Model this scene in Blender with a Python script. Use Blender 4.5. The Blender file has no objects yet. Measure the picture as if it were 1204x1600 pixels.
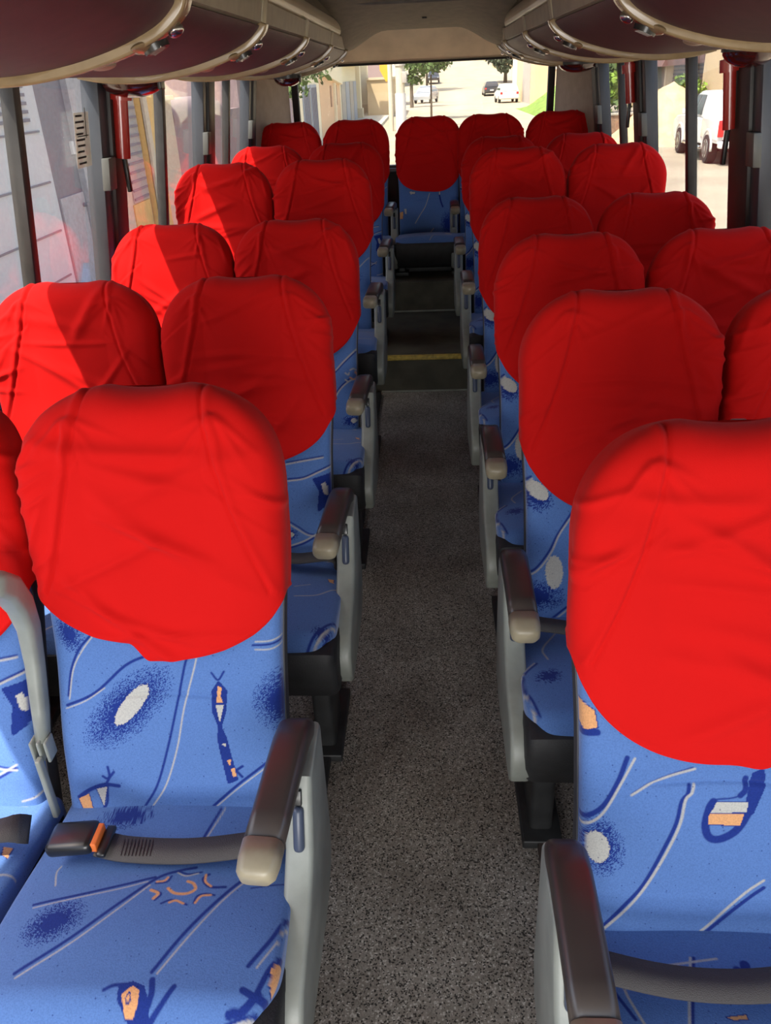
import bpy, bmesh, math, random
import numpy as np
from mathutils import Vector, Matrix, noise

C = bpy.context.scene.collection
SC = bpy.context.scene
rnd = random.Random(7)

# ------------------------------------------------------------------ camera
F_PX = 1247.95
CAM_H = 1.552
PITCH, YAW, ROLL = math.radians(28.555), math.radians(-3.779), math.radians(2.675)
_f = Vector((math.sin(YAW)*math.cos(PITCH), math.cos(YAW)*math.cos(PITCH), -math.sin(PITCH)))
_r = Vector((math.cos(YAW), -math.sin(YAW), 0)); _u = _r.cross(_f)
_r2 = math.cos(ROLL)*_r - math.sin(ROLL)*_u
_u2 = math.sin(ROLL)*_r + math.cos(ROLL)*_u
cd = bpy.data.cameras.new('camera'); cam = bpy.data.objects.new('camera', cd); C.objects.link(cam)
cd.sensor_fit = 'VERTICAL'; cd.sensor_height = 36.0; cd.lens = F_PX/1600*36.0
cd.clip_start = .02; cd.clip_end = 2000
M = Matrix((( _r2.x, _u2.x, -_f.x, 0), (_r2.y, _u2.y, -_f.y, 0), (_r2.z, _u2.z, -_f.z, CAM_H), (0,0,0,1)))
cam.matrix_world = M
SC.camera = cam

# ------------------------------------------------------------------ world, sun, lamps, exposure
SC.view_settings.view_transform = 'Standard'; SC.view_settings.look = 'None'
SC.view_settings.gamma = 1; SC.view_settings.use_curve_mapping = False
SC.view_settings.exposure = 0.52
W = bpy.data.worlds.new('sky'); SC.world = W; W.use_nodes = True
nt = W.node_tree; bg = nt.nodes['Background']
sky = nt.nodes.new('ShaderNodeTexSky'); sky.sky_type = 'NISHITA'; sky.sun_disc = False
sky.sun_elevation = math.radians(66); sky.sun_rotation = math.radians(240); sky.dust_density = 4.0; sky.air_density = 1.2; sky.ozone_density = .6
nt.links.new(sky.outputs[0], bg.inputs[0]); bg.inputs[1].default_value = .30

def light(name, typ, loc, direction, energy, color=(1,1,1), **kw):
    d = bpy.data.lights.new(name, typ); d.energy = energy; d.color = color
    for k, v in kw.items(): setattr(d, k, v)
    o = bpy.data.objects.new(name, d); C.objects.link(o); o.location = loc
    o.rotation_euler = Vector(direction).to_track_quat('-Z', 'Y').to_euler()
    return o
light('sun', 'SUN', (-6,-4,16), (.36,.45,-1), 6.3, (1,.95,.86), angle=.009)
# fill lamp added for the unseen windscreen's daylight, set low to bring out folds
light('windscreen_fill', 'AREA', (0,-2.15,.86), (0,1,.06), 54, (1,.97,.93), shape='RECTANGLE', size=1.9, size_y=.95)

# ------------------------------------------------------------------ materials
def mat(name, col, rough=.6, metal=0.0, spec=.5, var=0.0, vscale=20, bump=0.0, bscale=200, sheen=0.0, coat=0.0, col2=None, emit=None):
    m = bpy.data.materials.new(name); m.use_nodes = True
    n = m.node_tree.nodes; l = m.node_tree.links; b = n['Principled BSDF']
    b.inputs['Base Color'].default_value = (*col, 1); b.inputs['Roughness'].default_value = rough
    b.inputs['Metallic'].default_value = metal; b.inputs['Specular IOR Level'].default_value = spec
    if sheen: b.inputs['Sheen Weight'].default_value = sheen; b.inputs['Sheen Roughness'].default_value = .4
    if coat: b.inputs['Coat Weight'].default_value = coat; b.inputs['Coat Roughness'].default_value = .15
    tc = n.new('ShaderNodeTexCoord')
    if var or col2:
        t = n.new('ShaderNodeTexNoise'); t.inputs['Scale'].default_value = vscale; t.inputs['Detail'].default_value = 5
        l.new(tc.outputs['Object'], t.inputs['Vector'])
        mx = n.new('ShaderNodeMix'); mx.data_type = 'RGBA'
        c2 = col2 or tuple(max(0, c*(1-var)) for c in col); c1 = col if col2 else tuple(min(1, c*(1+var*.6)) for c in col)
        mx.inputs[6].default_value = (*c1, 1); mx.inputs[7].default_value = (*c2, 1)
        r = n.new('ShaderNodeValToRGB'); r.color_ramp.elements[0].position = .35; r.color_ramp.elements[1].position = .65
        l.new(t.outputs[0], r.inputs[0]); l.new(r.outputs[0], mx.inputs[0]); l.new(mx.outputs[2], b.inputs['Base Color'])
    if bump:
        t2 = n.new('ShaderNodeTexNoise'); t2.inputs['Scale'].default_value = bscale; t2.inputs['Detail'].default_value = 3
        l.new(tc.outputs['Object'], t2.inputs['Vector'])
        bp = n.new('ShaderNodeBump'); bp.inputs['Strength'].default_value = bump; bp.inputs['Distance'].default_value = .004
        l.new(t2.outputs[0], bp.inputs['Height']); l.new(bp.outputs[0], b.inputs['Normal'])
    if emit: b.inputs['Emission Color'].default_value = (*col, 1); b.inputs['Emission Strength'].default_value = emit
    return m

def mat_floor():
    m = mat('speckled_vinyl', (.16,.15,.14), .55, spec=.35); n = m.node_tree.nodes; l = m.node_tree.links; b = n['Principled BSDF']
    tc = n.new('ShaderNodeTexCoord'); mp = tc.outputs['Object']
    v = n.new('ShaderNodeTexVoronoi'); v.inputs['Scale'].default_value = 330; l.new(mp, v.inputs['Vector'])
    r = n.new('ShaderNodeValToRGB'); e = r.color_ramp.elements; r.color_ramp.interpolation = 'CONSTANT'
    e[0].position = 0; e[0].color = (.045,.042,.038,1); e[1].position = .17; e[1].color = (.31,.285,.25,1)
    q = e.new(.42); q.color = (.38,.35,.31,1); q = e.new(.74); q.color = (.26,.238,.205,1); q = e.new(.90); q.color = (.64,.61,.56,1)
    s = n.new('ShaderNodeSeparateColor'); l.new(v.outputs['Color'], s.inputs[0]); l.new(s.outputs[0], r.inputs[0])
    t = n.new('ShaderNodeTexNoise'); t.inputs['Scale'].default_value = 5; t.inputs['Detail'].default_value = 6; l.new(mp, t.inputs['Vector'])
    r2 = n.new('ShaderNodeValToRGB'); r2.color_ramp.elements[0].color = (.62,.6,.58,1); r2.color_ramp.elements[1].color = (1.0,1.0,1.0,1)
    r2.color_ramp.elements[0].position = .3; r2.color_ramp.elements[1].position = .7
    l.new(t.outputs[0], r2.inputs[0])
    mx = n.new('ShaderNodeMix'); mx.data_type = 'RGBA'; mx.blend_type = 'MULTIPLY'; mx.inputs[0].default_value = 1
    l.new(r.outputs[0], mx.inputs[6]); l.new(r2.outputs[0], mx.inputs[7]); l.new(mx.outputs[2], b.inputs['Base Color'])
    return m

def mat_fabric():
    m = mat('seat_fabric', (.1,.2,.5), .9, spec=.15, sheen=.25); n = m.node_tree.nodes; l = m.node_tree.links; b = n['Principled BSDF']
    a = n.new('ShaderNodeVertexColor'); a.layer_name = 'pattern'
    tc = n.new('ShaderNodeTexCoord')
    t = n.new('ShaderNodeTexNoise'); t.inputs['Scale'].default_value = 420; t.inputs['Detail'].default_value = 2; l.new(tc.outputs['Object'], t.inputs['Vector'])
    r2 = n.new('ShaderNodeValToRGB'); r2.color_ramp.elements[0].color = (.86,.86,.88,1); r2.color_ramp.elements[1].color = (1.07,1.07,1.06,1)
    r2.color_ramp.elements[0].position = .3; r2.color_ramp.elements[1].position = .62; l.new(t.outputs[0], r2.inputs[0])
    v = n.new('ShaderNodeTexVoronoi'); v.inputs['Scale'].default_value = 70; l.new(tc.outputs['Object'], v.inputs['Vector'])
    r3 = n.new('ShaderNodeValToRGB'); r3.color_ramp.elements[0].color = (.35,.35,.5,1); r3.color_ramp.elements[1].color = (1,1,1,1)
    r3.color_ramp.elements[0].position = .07; r3.color_ramp.elements[1].position = .11; l.new(v.outputs['Distance'], r3.inputs[0])
    mx = n.new('ShaderNodeMix'); mx.data_type = 'RGBA'; mx.blend_type = 'MULTIPLY'; mx.inputs[0].default_value = 1
    l.new(a.outputs[0], mx.inputs[6]); l.new(r2.outputs[0], mx.inputs[7])
    mx2 = n.new('ShaderNodeMix'); mx2.data_type = 'RGBA'; mx2.blend_type = 'MULTIPLY'; mx2.inputs[0].default_value = .8
    l.new(mx.outputs[2], mx2.inputs[6]); l.new(r3.outputs[0], mx2.inputs[7]); l.new(mx2.outputs[2], b.inputs['Base Color'])
    bp = n.new('ShaderNodeBump'); bp.inputs['Strength'].default_value = .25; bp.inputs['Distance'].default_value = .002
    l.new(t.outputs[0], bp.inputs['Height']); l.new(bp.outputs[0], b.inputs['Normal'])
    return m

def mat_glass(name, tint=(1,1,1), dust_haze=.05, ior=1.5, base=.03):
    m = bpy.data.materials.new(name); m.use_nodes = True; n = m.node_tree.nodes; l = m.node_tree.links; n.clear()
    o = n.new('ShaderNodeOutputMaterial'); t = n.new('ShaderNodeBsdfTransparent'); t.inputs[0].default_value = (*tint, 1)
    g = n.new('ShaderNodeBsdfGlossy'); g.inputs['Roughness'].default_value = .02
    d = n.new('ShaderNodeBsdfDiffuse'); d.inputs[0].default_value = (.8,.78,.74,1)
    lw = n.new('ShaderNodeLayerWeight'); lw.inputs[0].default_value = .5
    pw = n.new('ShaderNodeMath'); pw.operation = 'POWER'; pw.inputs[1].default_value = 4.0; l.new(lw.outputs['Facing'], pw.inputs[0])
    fr = n.new('ShaderNodeMath'); fr.operation = 'MULTIPLY_ADD'; fr.inputs[1].default_value = ior*.55; fr.inputs[2].default_value = base; l.new(pw.outputs[0], fr.inputs[0])
    m1 = n.new('ShaderNodeMixShader'); m2 = n.new('ShaderNodeMixShader')
    tc = n.new('ShaderNodeTexCoord'); ns = n.new('ShaderNodeTexNoise'); ns.inputs['Scale'].default_value = 6; ns.inputs['Detail'].default_value = 6
    l.new(tc.outputs['Object'], ns.inputs['Vector'])
    mm = n.new('ShaderNodeMath'); mm.operation = 'MULTIPLY'; mm.inputs[1].default_value = dust_haze*2; l.new(ns.outputs[0], mm.inputs[0])
    l.new(mm.outputs[0], m1.inputs[0]); l.new(t.outputs[0], m1.inputs[1]); l.new(d.outputs[0], m1.inputs[2])
    l.new(fr.outputs[0], m2.inputs[0]); l.new(m1.outputs[0], m2.inputs[1]); l.new(g.outputs[0], m2.inputs[2])
    l.new(m2.outputs[0], o.inputs[0]); return m

MT = dict(
 red=mat('red_cover_cloth', (.64,.0095,.0085), .85, spec=.06, sheen=.05, bump=.12, bscale=900),
 fabric=mat_fabric(), floor=mat_floor(),
 charcoal=mat('charcoal_plastic', (.022,.022,.023), .6, bump=.2, bscale=300, var=.3),
 shell=mat('dark_grey_backshell', (.05,.05,.055), .6),
 panel=mat('grey_green_plastic', (.27,.285,.25), .42, var=.18, vscale=12, bump=.05),
 pad=mat('brown_grey_armrest_plastic', (.060,.047,.042), .32, spec=.6, var=.12, vscale=9),
 cap=mat('beige_plastic', (.36,.31,.21), .38, var=.15),
 lever=mat('blue_grey_lever', (.06,.075,.115), .35),
 black=mat('black_plastic', (.012,.012,.012), .35, coat=.2),
 steel=mat('dark_steel', (.03,.031,.032), .5, metal=.2, var=.3),
 rust=mat('rusty_rail', (.05,.035,.028), .7, var=.5, vscale=40),
 webbing=mat('grey_webbing', (.075,.068,.066), .75, bump=.5, bscale=700),
 orange=mat('orange_button', (.75,.17,.03), .5),
 chrome=mat('chrome', (.6,.6,.6), .25, metal=1),
 ceil=mat('taupe_headliner', (.20,.165,.115), .85, var=.1, bump=.15, bscale=500),
 header=mat('beige_header_lining', (.68,.57,.40), .8, var=.12, vscale=6, bump=.1, bscale=400),  # own beige, raised to hold light bounced up from the street
 pillar=mat('pinkish_beige_panel', (.36,.28,.22), .7, var=.08),
 lowwall=mat('grey_wall_lining', (.12,.105,.095), .75, var=.2),
 dark=mat('dark_lining', (.018,.017,.017), .7),
 maroon=mat('maroon_rack_lining', (.075,.028,.032), .55, bump=.3, bscale=700, var=.15),
 tan=mat('tan_trim_plastic', (.31,.225,.12), .22, spec=.6, var=.12),
 strip=mat('greyish_rack_front_strip', (.30,.255,.19), .5, var=.1),
 tube=mat('cream_rack_tube', (.50,.42,.29), .33, spec=.6),
 frame=mat('black_window_frame', (.035,.032,.030), .45, var=.2),
 alu=mat('blue_grey_window_profile', (.065,.07,.082), .4, metal=.3),
 redtube=mat('red_gloss_plastic', (.42,.025,.018), .22, coat=.5),
 lampred=mat('dark_red_lamp_lens', (.045,.008,.007), .12, coat=.8),
 glass=mat_glass('dusty_window_glass', (.97,.97,.96), .045, 1.0),
 rglass=mat_glass('rear_window_glass', (1,.99,.95), .08, .3, .002),  # diffuse film raised to wash the view out like bright haze
 yellow=mat('yellow_step_edge', (.55,.40,.07), .45, var=.3, vscale=60),
 carpet=mat('worn_step_vinyl', (.085,.080,.058), .75, var=.25, vscale=9, bump=.2, bscale=300),
 paper=mat_glass('translucent_notice_sticker', (.95,.90,.80), .22, .3), latch=mat('grey_latch_metal', (.13,.13,.12), .45, metal=.3), ink=mat('black_ink', (.03,.025,.02), .8),
 # outside
 street=mat('sunlit_concrete_street', (.34,.29,.21), .9, var=.15, vscale=.6, bump=.3, bscale=30),
 pave=mat('pale_pavement', (.50,.46,.38), .9, var=.2, vscale=1.5),
 grass=mat('verge_grass', (.16,.26,.04), .9, var=.5, vscale=4),
 leaf=mat('tree_leaves', (.085,.14,.035), .8, var=.5, vscale=3),
 leafd=mat('dark_tree_leaves', (.055,.075,.04), .8, var=.4, vscale=3),
 leafy=mat('bright_hedge_leaves', (.20,.32,.035), .8, var=.5, vscale=3),
 bark=mat('bark', (.10,.075,.05), .9),
 whitewall=mat('white_tiled_wall', (.62,.60,.60), .8, var=.05), greydoor=mat('grey_painted_metal', (.20,.19,.22), .6, var=.1),
 palegrey=mat('pale_grey_plaster', (.42,.40,.41), .85, var=.12), ochre=mat('ochre_plaster', (.80,.50,.17), .85, var=.1),
 beige=mat('beige_plaster', (.62,.52,.38), .85, var=.12), peach=mat('peach_plaster', (.72,.48,.30), .85, var=.12),
 cream=mat('cream_plaster', (.78,.70,.52), .85, var=.08), bluegate=mat('blue_grey_gate', (.30,.34,.42), .6, var=.1),
 mauve=mat('mauve_brown_wall', (.30,.22,.22), .85, var=.12), slat=mat('grey_slat_shutter', (.40,.37,.34), .7, var=.1),
 tanwall=mat('tan_wall', (.58,.44,.27), .85, var=.15), brick=mat('brick_wall', (.36,.22,.14), .9, var=.35, vscale=10),
 roof=mat('brown_roof_tiles', (.16,.085,.075), .9, var=.3, vscale=8), sand=mat('sand', (.62,.47,.26), .95, var=.2, vscale=2, bump=.6, bscale=12),
 concrete=mat('pole_concrete', (.55,.50,.40), .85, var=.1), banner=mat('orange_cloth', (.85,.42,.04), .8),
 carwhite=mat('white_car_paint', (.72,.72,.70), .25, coat=.6), carblack=mat('black_car_paint', (.03,.03,.035), .2, coat=.6),
 carsilver=mat('silver_car_paint', (.45,.48,.52), .25, metal=.3, coat=.6), carglass=mat('car_glass', (.03,.035,.04), .1, coat=.5),
 tyre=mat('tyre_rubber', (.018,.018,.018), .8), rim=mat('alloy_rim', (.45,.45,.44), .3, metal=.8), taillight=mat('red_tail_light', (.55,.02,.02), .2, coat=.5),
)

# ------------------------------------------------------------------ mesh helpers
def link(name, me, m=None, parent=None, smooth=True):
    o = bpy.data.objects.new(name, me); C.objects.link(o)
    if m and not me.materials: me.materials.append(MT[m])
    if parent: o.parent = parent
    return o
def mesh(name, v, f, m=None, parent=None, smooth=True):
    me = bpy.data.meshes.new(name); me.from_pydata([tuple(map(float, p)) for p in v], [], [list(map(int, q)) for q in f]); me.update()
    if smooth: me.polygons.foreach_set('use_smooth', [True]*len(me.polygons))
    return link(name, me, m, parent)
def from_bm(name, bm, m=None, parent=None, smooth=True):
    bmesh.ops.recalc_face_normals(bm, faces=bm.faces)
    me = bpy.data.meshes.new(name); bm.to_mesh(me); bm.free()
    if smooth:
        me.polygons.foreach_set('use_smooth', [True]*len(me.polygons))
        try: me.set_sharp_from_angle(angle=math.radians(40))
        except Exception: pass
    return link(name, me, m, parent)
def empty(name, loc, label=None, cat=None, group=None, rz=0, kind=None):
    o = bpy.data.objects.new(name, None); C.objects.link(o); o.location = loc; o.rotation_euler = (0,0,rz); o.empty_display_size = .1
    return tag(o, label, cat, group, kind)
def tag(o, label=None, cat=None, group=None, kind=None):
    if label: o['label'] = label
    if cat: o['category'] = cat
    if group: o['group'] = group
    if kind: o['kind'] = kind
    return o
def bm_box(bm, c, s, r=0.0, rot=None, seg=3):
    q = bmesh.ops.create_cube(bm, size=1); vs = q['verts']
    for v in vs: v.co = Vector((v.co.x*s[0], v.co.y*s[1], v.co.z*s[2]))
    if r > 0:
        es = list({e for v in vs for e in v.link_edges})
        g = bmesh.ops.bevel(bm, geom=es, offset=min(r, min(s)*.49), segments=seg, profile=.5, affect='EDGES')
        vs = list({v for f in g['faces'] for v in f.verts} | {v for v in vs if v.is_valid})
    if rot is not None:
        R = rot if isinstance(rot, Matrix) else Matrix.Rotation(rot[0],3,'X') @ Matrix.Rotation(rot[1],3,'Y') @ Matrix.Rotation(rot[2],3,'Z')
        for v in vs: v.co = R @ v.co
    for v in vs: v.co += Vector(c)
    return vs
def box(name, c, s, m, parent=None, r=0.0, rot=None, smooth=True):
    bm = bmesh.new(); bm_box(bm, c, s, r, rot); return from_bm(name, bm, m, parent, smooth)
def bm_prism(bm, pts, a, b, axis='x', r=0.0):
    """polygon of (p,q) extruded from a to b along axis"""
    def P(p, q, t): return {'x': (t,p,q), 'y': (p,t,q), 'z': (p,q,t)}[axis]
    A = [bm.verts.new(P(p,q,a)) for p,q in pts]; B = [bm.verts.new(P(p,q,b)) for p,q in pts]; n = len(pts)
    fs = [bm.faces.new(A), bm.faces.new(B)]
    for i in range(n): fs.append(bm.faces.new((A[i],A[(i+1)%n],B[(i+1)%n],B[i])))
    bmesh.ops.recalc_face_normals(bm, faces=fs)
    if r > 0:
        es = list({e for f in fs[:2] for e in f.edges})
        bmesh.ops.bevel(bm, geom=es, offset=r, segments=3, profile=.5, affect='EDGES')
def prism(name, pts, a, b, axis, m, parent=None, r=0.0):
    bm = bmesh.new(); bm_prism(bm, pts, a, b, axis, r); return from_bm(name, bm, m, parent)
def bm_cyl(bm, p, q, r1, r2=None, seg=20):
    p, q = Vector(p), Vector(q); d = q-p; r2 = r1 if r2 is None else r2
    R = d.to_track_quat('Z','Y').to_matrix().to_4x4(); R.translation = (p+q)/2
    bmesh.ops.create_cone(bm, cap_ends=True, segments=seg, radius1=r1, radius2=r2, depth=d.length, matrix=R)
def cyl(name, p, q, r1, m, parent=None, r2=None, seg=20):
    bm = bmesh.new(); bm_cyl(bm, p, q, r1, r2, seg); return from_bm(name, bm, m, parent)
def sweep(path, sect, closed_sect=True, caps=True, side=Vector((1,0,0))):
    """sect(i)->list of (a,b): a along 'side', b along the path normal; returns verts, faces"""
    v, f = [], []; n = len(path)
    for i, p in enumerate(path):
        p = Vector(p); t = (Vector(path[min(i+1,n-1)])-Vector(path[max(i-1,0)])).normalized()
        s = (side - side.dot(t)*t).normalized(); u = s.cross(t)
        for a, b in sect(i): v.append(p + s*a + u*b)
    k = len(sect(0))
    for i in range(n-1):
        for j in range(k if closed_sect else k-1):
            f.append((i*k+j, i*k+(j+1)%k, (i+1)*k+(j+1)%k, (i+1)*k+j))
    if caps and closed_sect: f.append(list(range(k))[::-1]); f.append([(n-1)*k+j for j in range(k)])
    return v, f
def rrect(w, h, r, seg=4):
    pts = []
    for cx, cy, a0 in ((w/2-r,h/2-r,0),(-w/2+r,h/2-r,90),(-w/2+r,-h/2+r,180),(w/2-r,-h/2+r,270)):
        for i in range(seg+1):
            a = math.radians(a0+90*i/seg); pts.append((cx+r*math.cos(a), cy+r*math.sin(a)))
    return pts
def catmull(P, n=8):
    P = [np.array(p, float) for p in P]
    if len(P) < 3: return [P[0] + (P[1]-P[0])*i/n for i in range(n+1)]
    Q = [2*P[0]-P[1]] + P + [2*P[-1]-P[-2]]; out = []
    for i in range(1, len(Q)-2):
        a, b, c, d = Q[i-1:i+3]
        for k in range(n):
            t = k/n; out.append(.5*((2*b)+(-a+c)*t+(2*a-5*b+4*c-d)*t*t+(-a+3*b-3*c+d)*t**3))
    out.append(P[-1]); return out
def at(u, v, Y):
    """the point at distance Y on the line of sight through pixel u, v"""
    d = _f + _r2*((u-602)/F_PX) - _u2*((v-800)/F_PX); return Vector((0,0,CAM_H)) + d*(Y/d.y)

# ------------------------------------------------------------------ seat upholstery pattern (woven into the fabric)
COLS = dict(base=(.100,.200,.475), n=(.014,.035,.22), w=(.44,.43,.42), O=(.72,.36,.16), W=(.50,.49,.45))
LB = [
   ('w', [(0.06, 0.29), (0.055, 0.27), (0.033, 0.196), (0.017, 0.124), (-0.01, 0.05), (-0.041, 0.003)], 0.0022),
   ('n', [(0.046, 0.29), (0.038, 0.273), (0.02, 0.199), (-0.0, 0.124), (-0.026, 0.05), (-0.055, 0.003)], 0.0035),
   ('n', [(-0.18, 0.198), (-0.124, 0.224), (-0.067, 0.273), (-0.023, 0.292), (0.004, 0.301)], 0.004),
   ('w', [(-0.182, 0.192), (-0.142, 0.209), (-0.107, 0.232)], 0.0016),
   ('n', [(-0.176, 0.216), (-0.167, 0.263), (-0.149, 0.301), (-0.125, 0.328)], 0.0035),
   ('w', [(-0.174, 0.21), (-0.163, 0.263), (-0.144, 0.298), (-0.12, 0.328)], 0.002),
   ('w', [(0.163, 0.313), (0.191, 0.313), (0.22, 0.323)], 0.002),
   ('w', [(0.162, 0.299), (0.19, 0.298), (0.219, 0.309)], 0.002),
   ('n', [(0.158, 0.307), (0.191, 0.307), (0.22, 0.316)], 0.003),
   ('n', [(0.068, 0.004), (0.119, 0.05), (0.174, 0.093)], 0.004),
   ('w', [(0.077, 0.006), (0.124, 0.047), (0.177, 0.087)], 0.0018),
   ('h', [(-0.068, 0.196), (0.009, 0.265), (-0.103, 0.224)]),
   ('e', [(-0.06, 0.202), (-0.03, 0.238), (-0.075, 0.208)]),
   ('h', [(0.207, 0.207), (0.215, 0.264), (0.154, 0.202)]),
   ('h', [(-0.165, 0.329), (-0.142, 0.34), (-0.163, 0.369)]),
   ('N', [(0.096, 0.24), (0.107, 0.226), (0.104, 0.191), (0.095, 0.163), (0.085, 0.191), (0.085, 0.224)]),
   ('N', [(0.094, 0.164), (0.103, 0.141), (0.117, 0.062), (0.104, 0.056), (0.093, 0.135)]),
   ('O', [(0.094, 0.235), (0.101, 0.232), (0.098, 0.216), (0.102, 0.205), (0.09, 0.205)]),
   ('W', [(0.089, 0.202), (0.103, 0.201), (0.095, 0.169)]),
   ('W', [(0.096, 0.13), (0.103, 0.132), (0.103, 0.125)]),
   ('O', [(0.103, 0.099), (0.111, 0.101), (0.108, 0.087)]),
   ('O', [(0.109, 0.082), (0.116, 0.084), (0.118, 0.067), (0.112, 0.066)]),
   ('n', [(0.084, 0.259), (0.095, 0.246), (0.106, 0.261)], 0.003),
   ('n', [(0.118, 0.079), (0.13, 0.087)], 0.004),
   ('n', [(0.118, 0.079), (0.128, 0.066)], 0.004),
   ('O', [(-0.177, 0.017), (-0.155, 0.029), (-0.15, -0.009), (-0.168, -0.01)]),
   ('W', [(-0.139, 0.04), (-0.119, 0.045), (-0.129, 0.005)]),
   ('n', [(-0.176, 0.02), (-0.153, 0.037), (-0.124, 0.049), (-0.097, 0.047)], 0.006),
   ('n', [(-0.118, 0.045), (-0.123, 0.011), (-0.138, -0.006)], 0.0035),
   ('n', [(-0.119, 0.052), (-0.112, 0.066), (-0.113, 0.085)], 0.004),
   ('n', [(-0.124, 0.066), (-0.115, 0.062), (-0.103, 0.075)], 0.004),
]
LC = [
   ('n', [(-0.152, 0.365), (-0.09, 0.313), (-0.038, 0.254), (0.006, 0.204), (0.036, 0.188), (0.062, 0.18)], 0.0045),
   ('w', [(-0.148, 0.372), (-0.083, 0.318), (-0.035, 0.263), (-0.001, 0.218)], 0.002),
   ('n', [(-0.176, 0.252), (-0.107, 0.236), (-0.048, 0.219), (0.002, 0.202)], 0.004),
   ('w', [(-0.174, 0.258), (-0.105, 0.241), (-0.045, 0.225), (-0.007, 0.211)], 0.0015),
   ('n', [(0.048, 0.363), (0.081, 0.298), (0.122, 0.23), (0.154, 0.186)], 0.0045),
   ('w', [(0.056, 0.365), (0.087, 0.306), (0.124, 0.238), (0.159, 0.188)], 0.002),
   ('w', [(0.056, 0.139), (0.064, 0.1), (0.076, 0.045)], 0.002),
   ('n', [(0.052, 0.139), (0.059, 0.095), (0.069, 0.045)], 0.004),
   ('w', [(-0.157, 0.216), (-0.168, 0.188), (-0.166, 0.174)], 0.002),
   ('n', [(0.181, 0.346), (0.205, 0.303), (0.22, 0.267), (0.242, 0.245)], 0.005),
   ('w', [(0.193, 0.347), (0.213, 0.307), (0.225, 0.275), (0.245, 0.252)], 0.002),
   ('n', [(0.159, 0.216), (0.19, 0.206), (0.212, 0.199)], 0.002),
   ('h', [(-0.128, 0.285), (-0.086, 0.259), (-0.149, 0.256)]),
   ('h', [(-0.097, 0.063), (-0.044, 0.052), (-0.112, 0.035)]),
   ('o', [(0.03, 0.224), (0.043, 0.233), (0.062, 0.233), (0.073, 0.224), (0.067, 0.213), (0.057, 0.209)], 0.004),
   ('o', [(0.082, 0.194), (0.085, 0.208), (0.096, 0.217)], 0.003),
   ('n', [(0.087, 0.193), (0.08, 0.203), (0.094, 0.218), (0.119, 0.217)], 0.004),
   ('o', [(0.08, 0.25), (0.086, 0.237), (0.1, 0.234)], 0.003),
   ('n', [(0.078, 0.25), (0.08, 0.237), (0.092, 0.232), (0.106, 0.234)], 0.003),
   ('o', [(0.04, 0.251), (0.049, 0.247), (0.062, 0.252)], 0.003),
   ('n', [(0.028, 0.253), (0.043, 0.246), (0.068, 0.254)], 0.003),
   ('o', [(0.004, 0.228), (0.017, 0.234), (0.013, 0.244)], 0.004),
   ('n', [(0.006, 0.227), (0.022, 0.235), (0.016, 0.247)], 0.003),
   ('w', [(0.036, 0.192), (0.051, 0.198), (0.069, 0.192)], 0.002),
   ('n', [(0.037, 0.189), (0.054, 0.194), (0.074, 0.189)], 0.003),
   ('o', [(0.008, 0.211), (0.019, 0.209), (0.023, 0.202)], 0.003),
   ('n', [(0.007, 0.214), (0.024, 0.211), (0.028, 0.199)], 0.003),
   ('N', [(0.013, 0.399), (0.011, 0.385), (0.026, 0.38), (0.041, 0.385), (0.051, 0.402), (0.055, 0.423), (0.035, 0.424)]),
   ('O', [(0.014, 0.394), (0.027, 0.383), (0.038, 0.388), (0.04, 0.405), (0.035, 0.418), (0.024, 0.417)]),
   ('N', [(0.019, 0.397), (0.025, 0.388), (0.031, 0.395), (0.032, 0.407), (0.021, 0.409)]),
   ('O', [(0.022, 0.398), (0.025, 0.392), (0.028, 0.401), (0.025, 0.404)]),
   ('n', [(-0.012, 0.389), (-0.0, 0.383), (0.019, 0.381)], 0.004),
   ('n', [(0.052, 0.374), (0.056, 0.391), (0.054, 0.405)], 0.007),
   ('n', [(0.085, 0.382), (0.072, 0.404), (0.058, 0.421)], 0.006),
   ('O', [(0.212, 0.345), (0.217, 0.336), (0.233, 0.33), (0.239, 0.348), (0.241, 0.379), (0.218, 0.383)]),
   ('n', [(0.256, 0.318), (0.23, 0.322), (0.213, 0.341), (0.2, 0.378)], 0.006),
   ('n', [(0.262, 0.383), (0.232, 0.384), (0.205, 0.388), (0.18, 0.38)], 0.008),
   ('n', [(0.201, 0.381), (0.185, 0.402), (0.165, 0.409)], 0.008),
   ('w', [(0.167, 0.421), (0.206, 0.408), (0.248, 0.401)], 0.004),
   ('n', [(0.16, 0.419), (0.205, 0.403), (0.247, 0.397)], 0.003),
]
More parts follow.
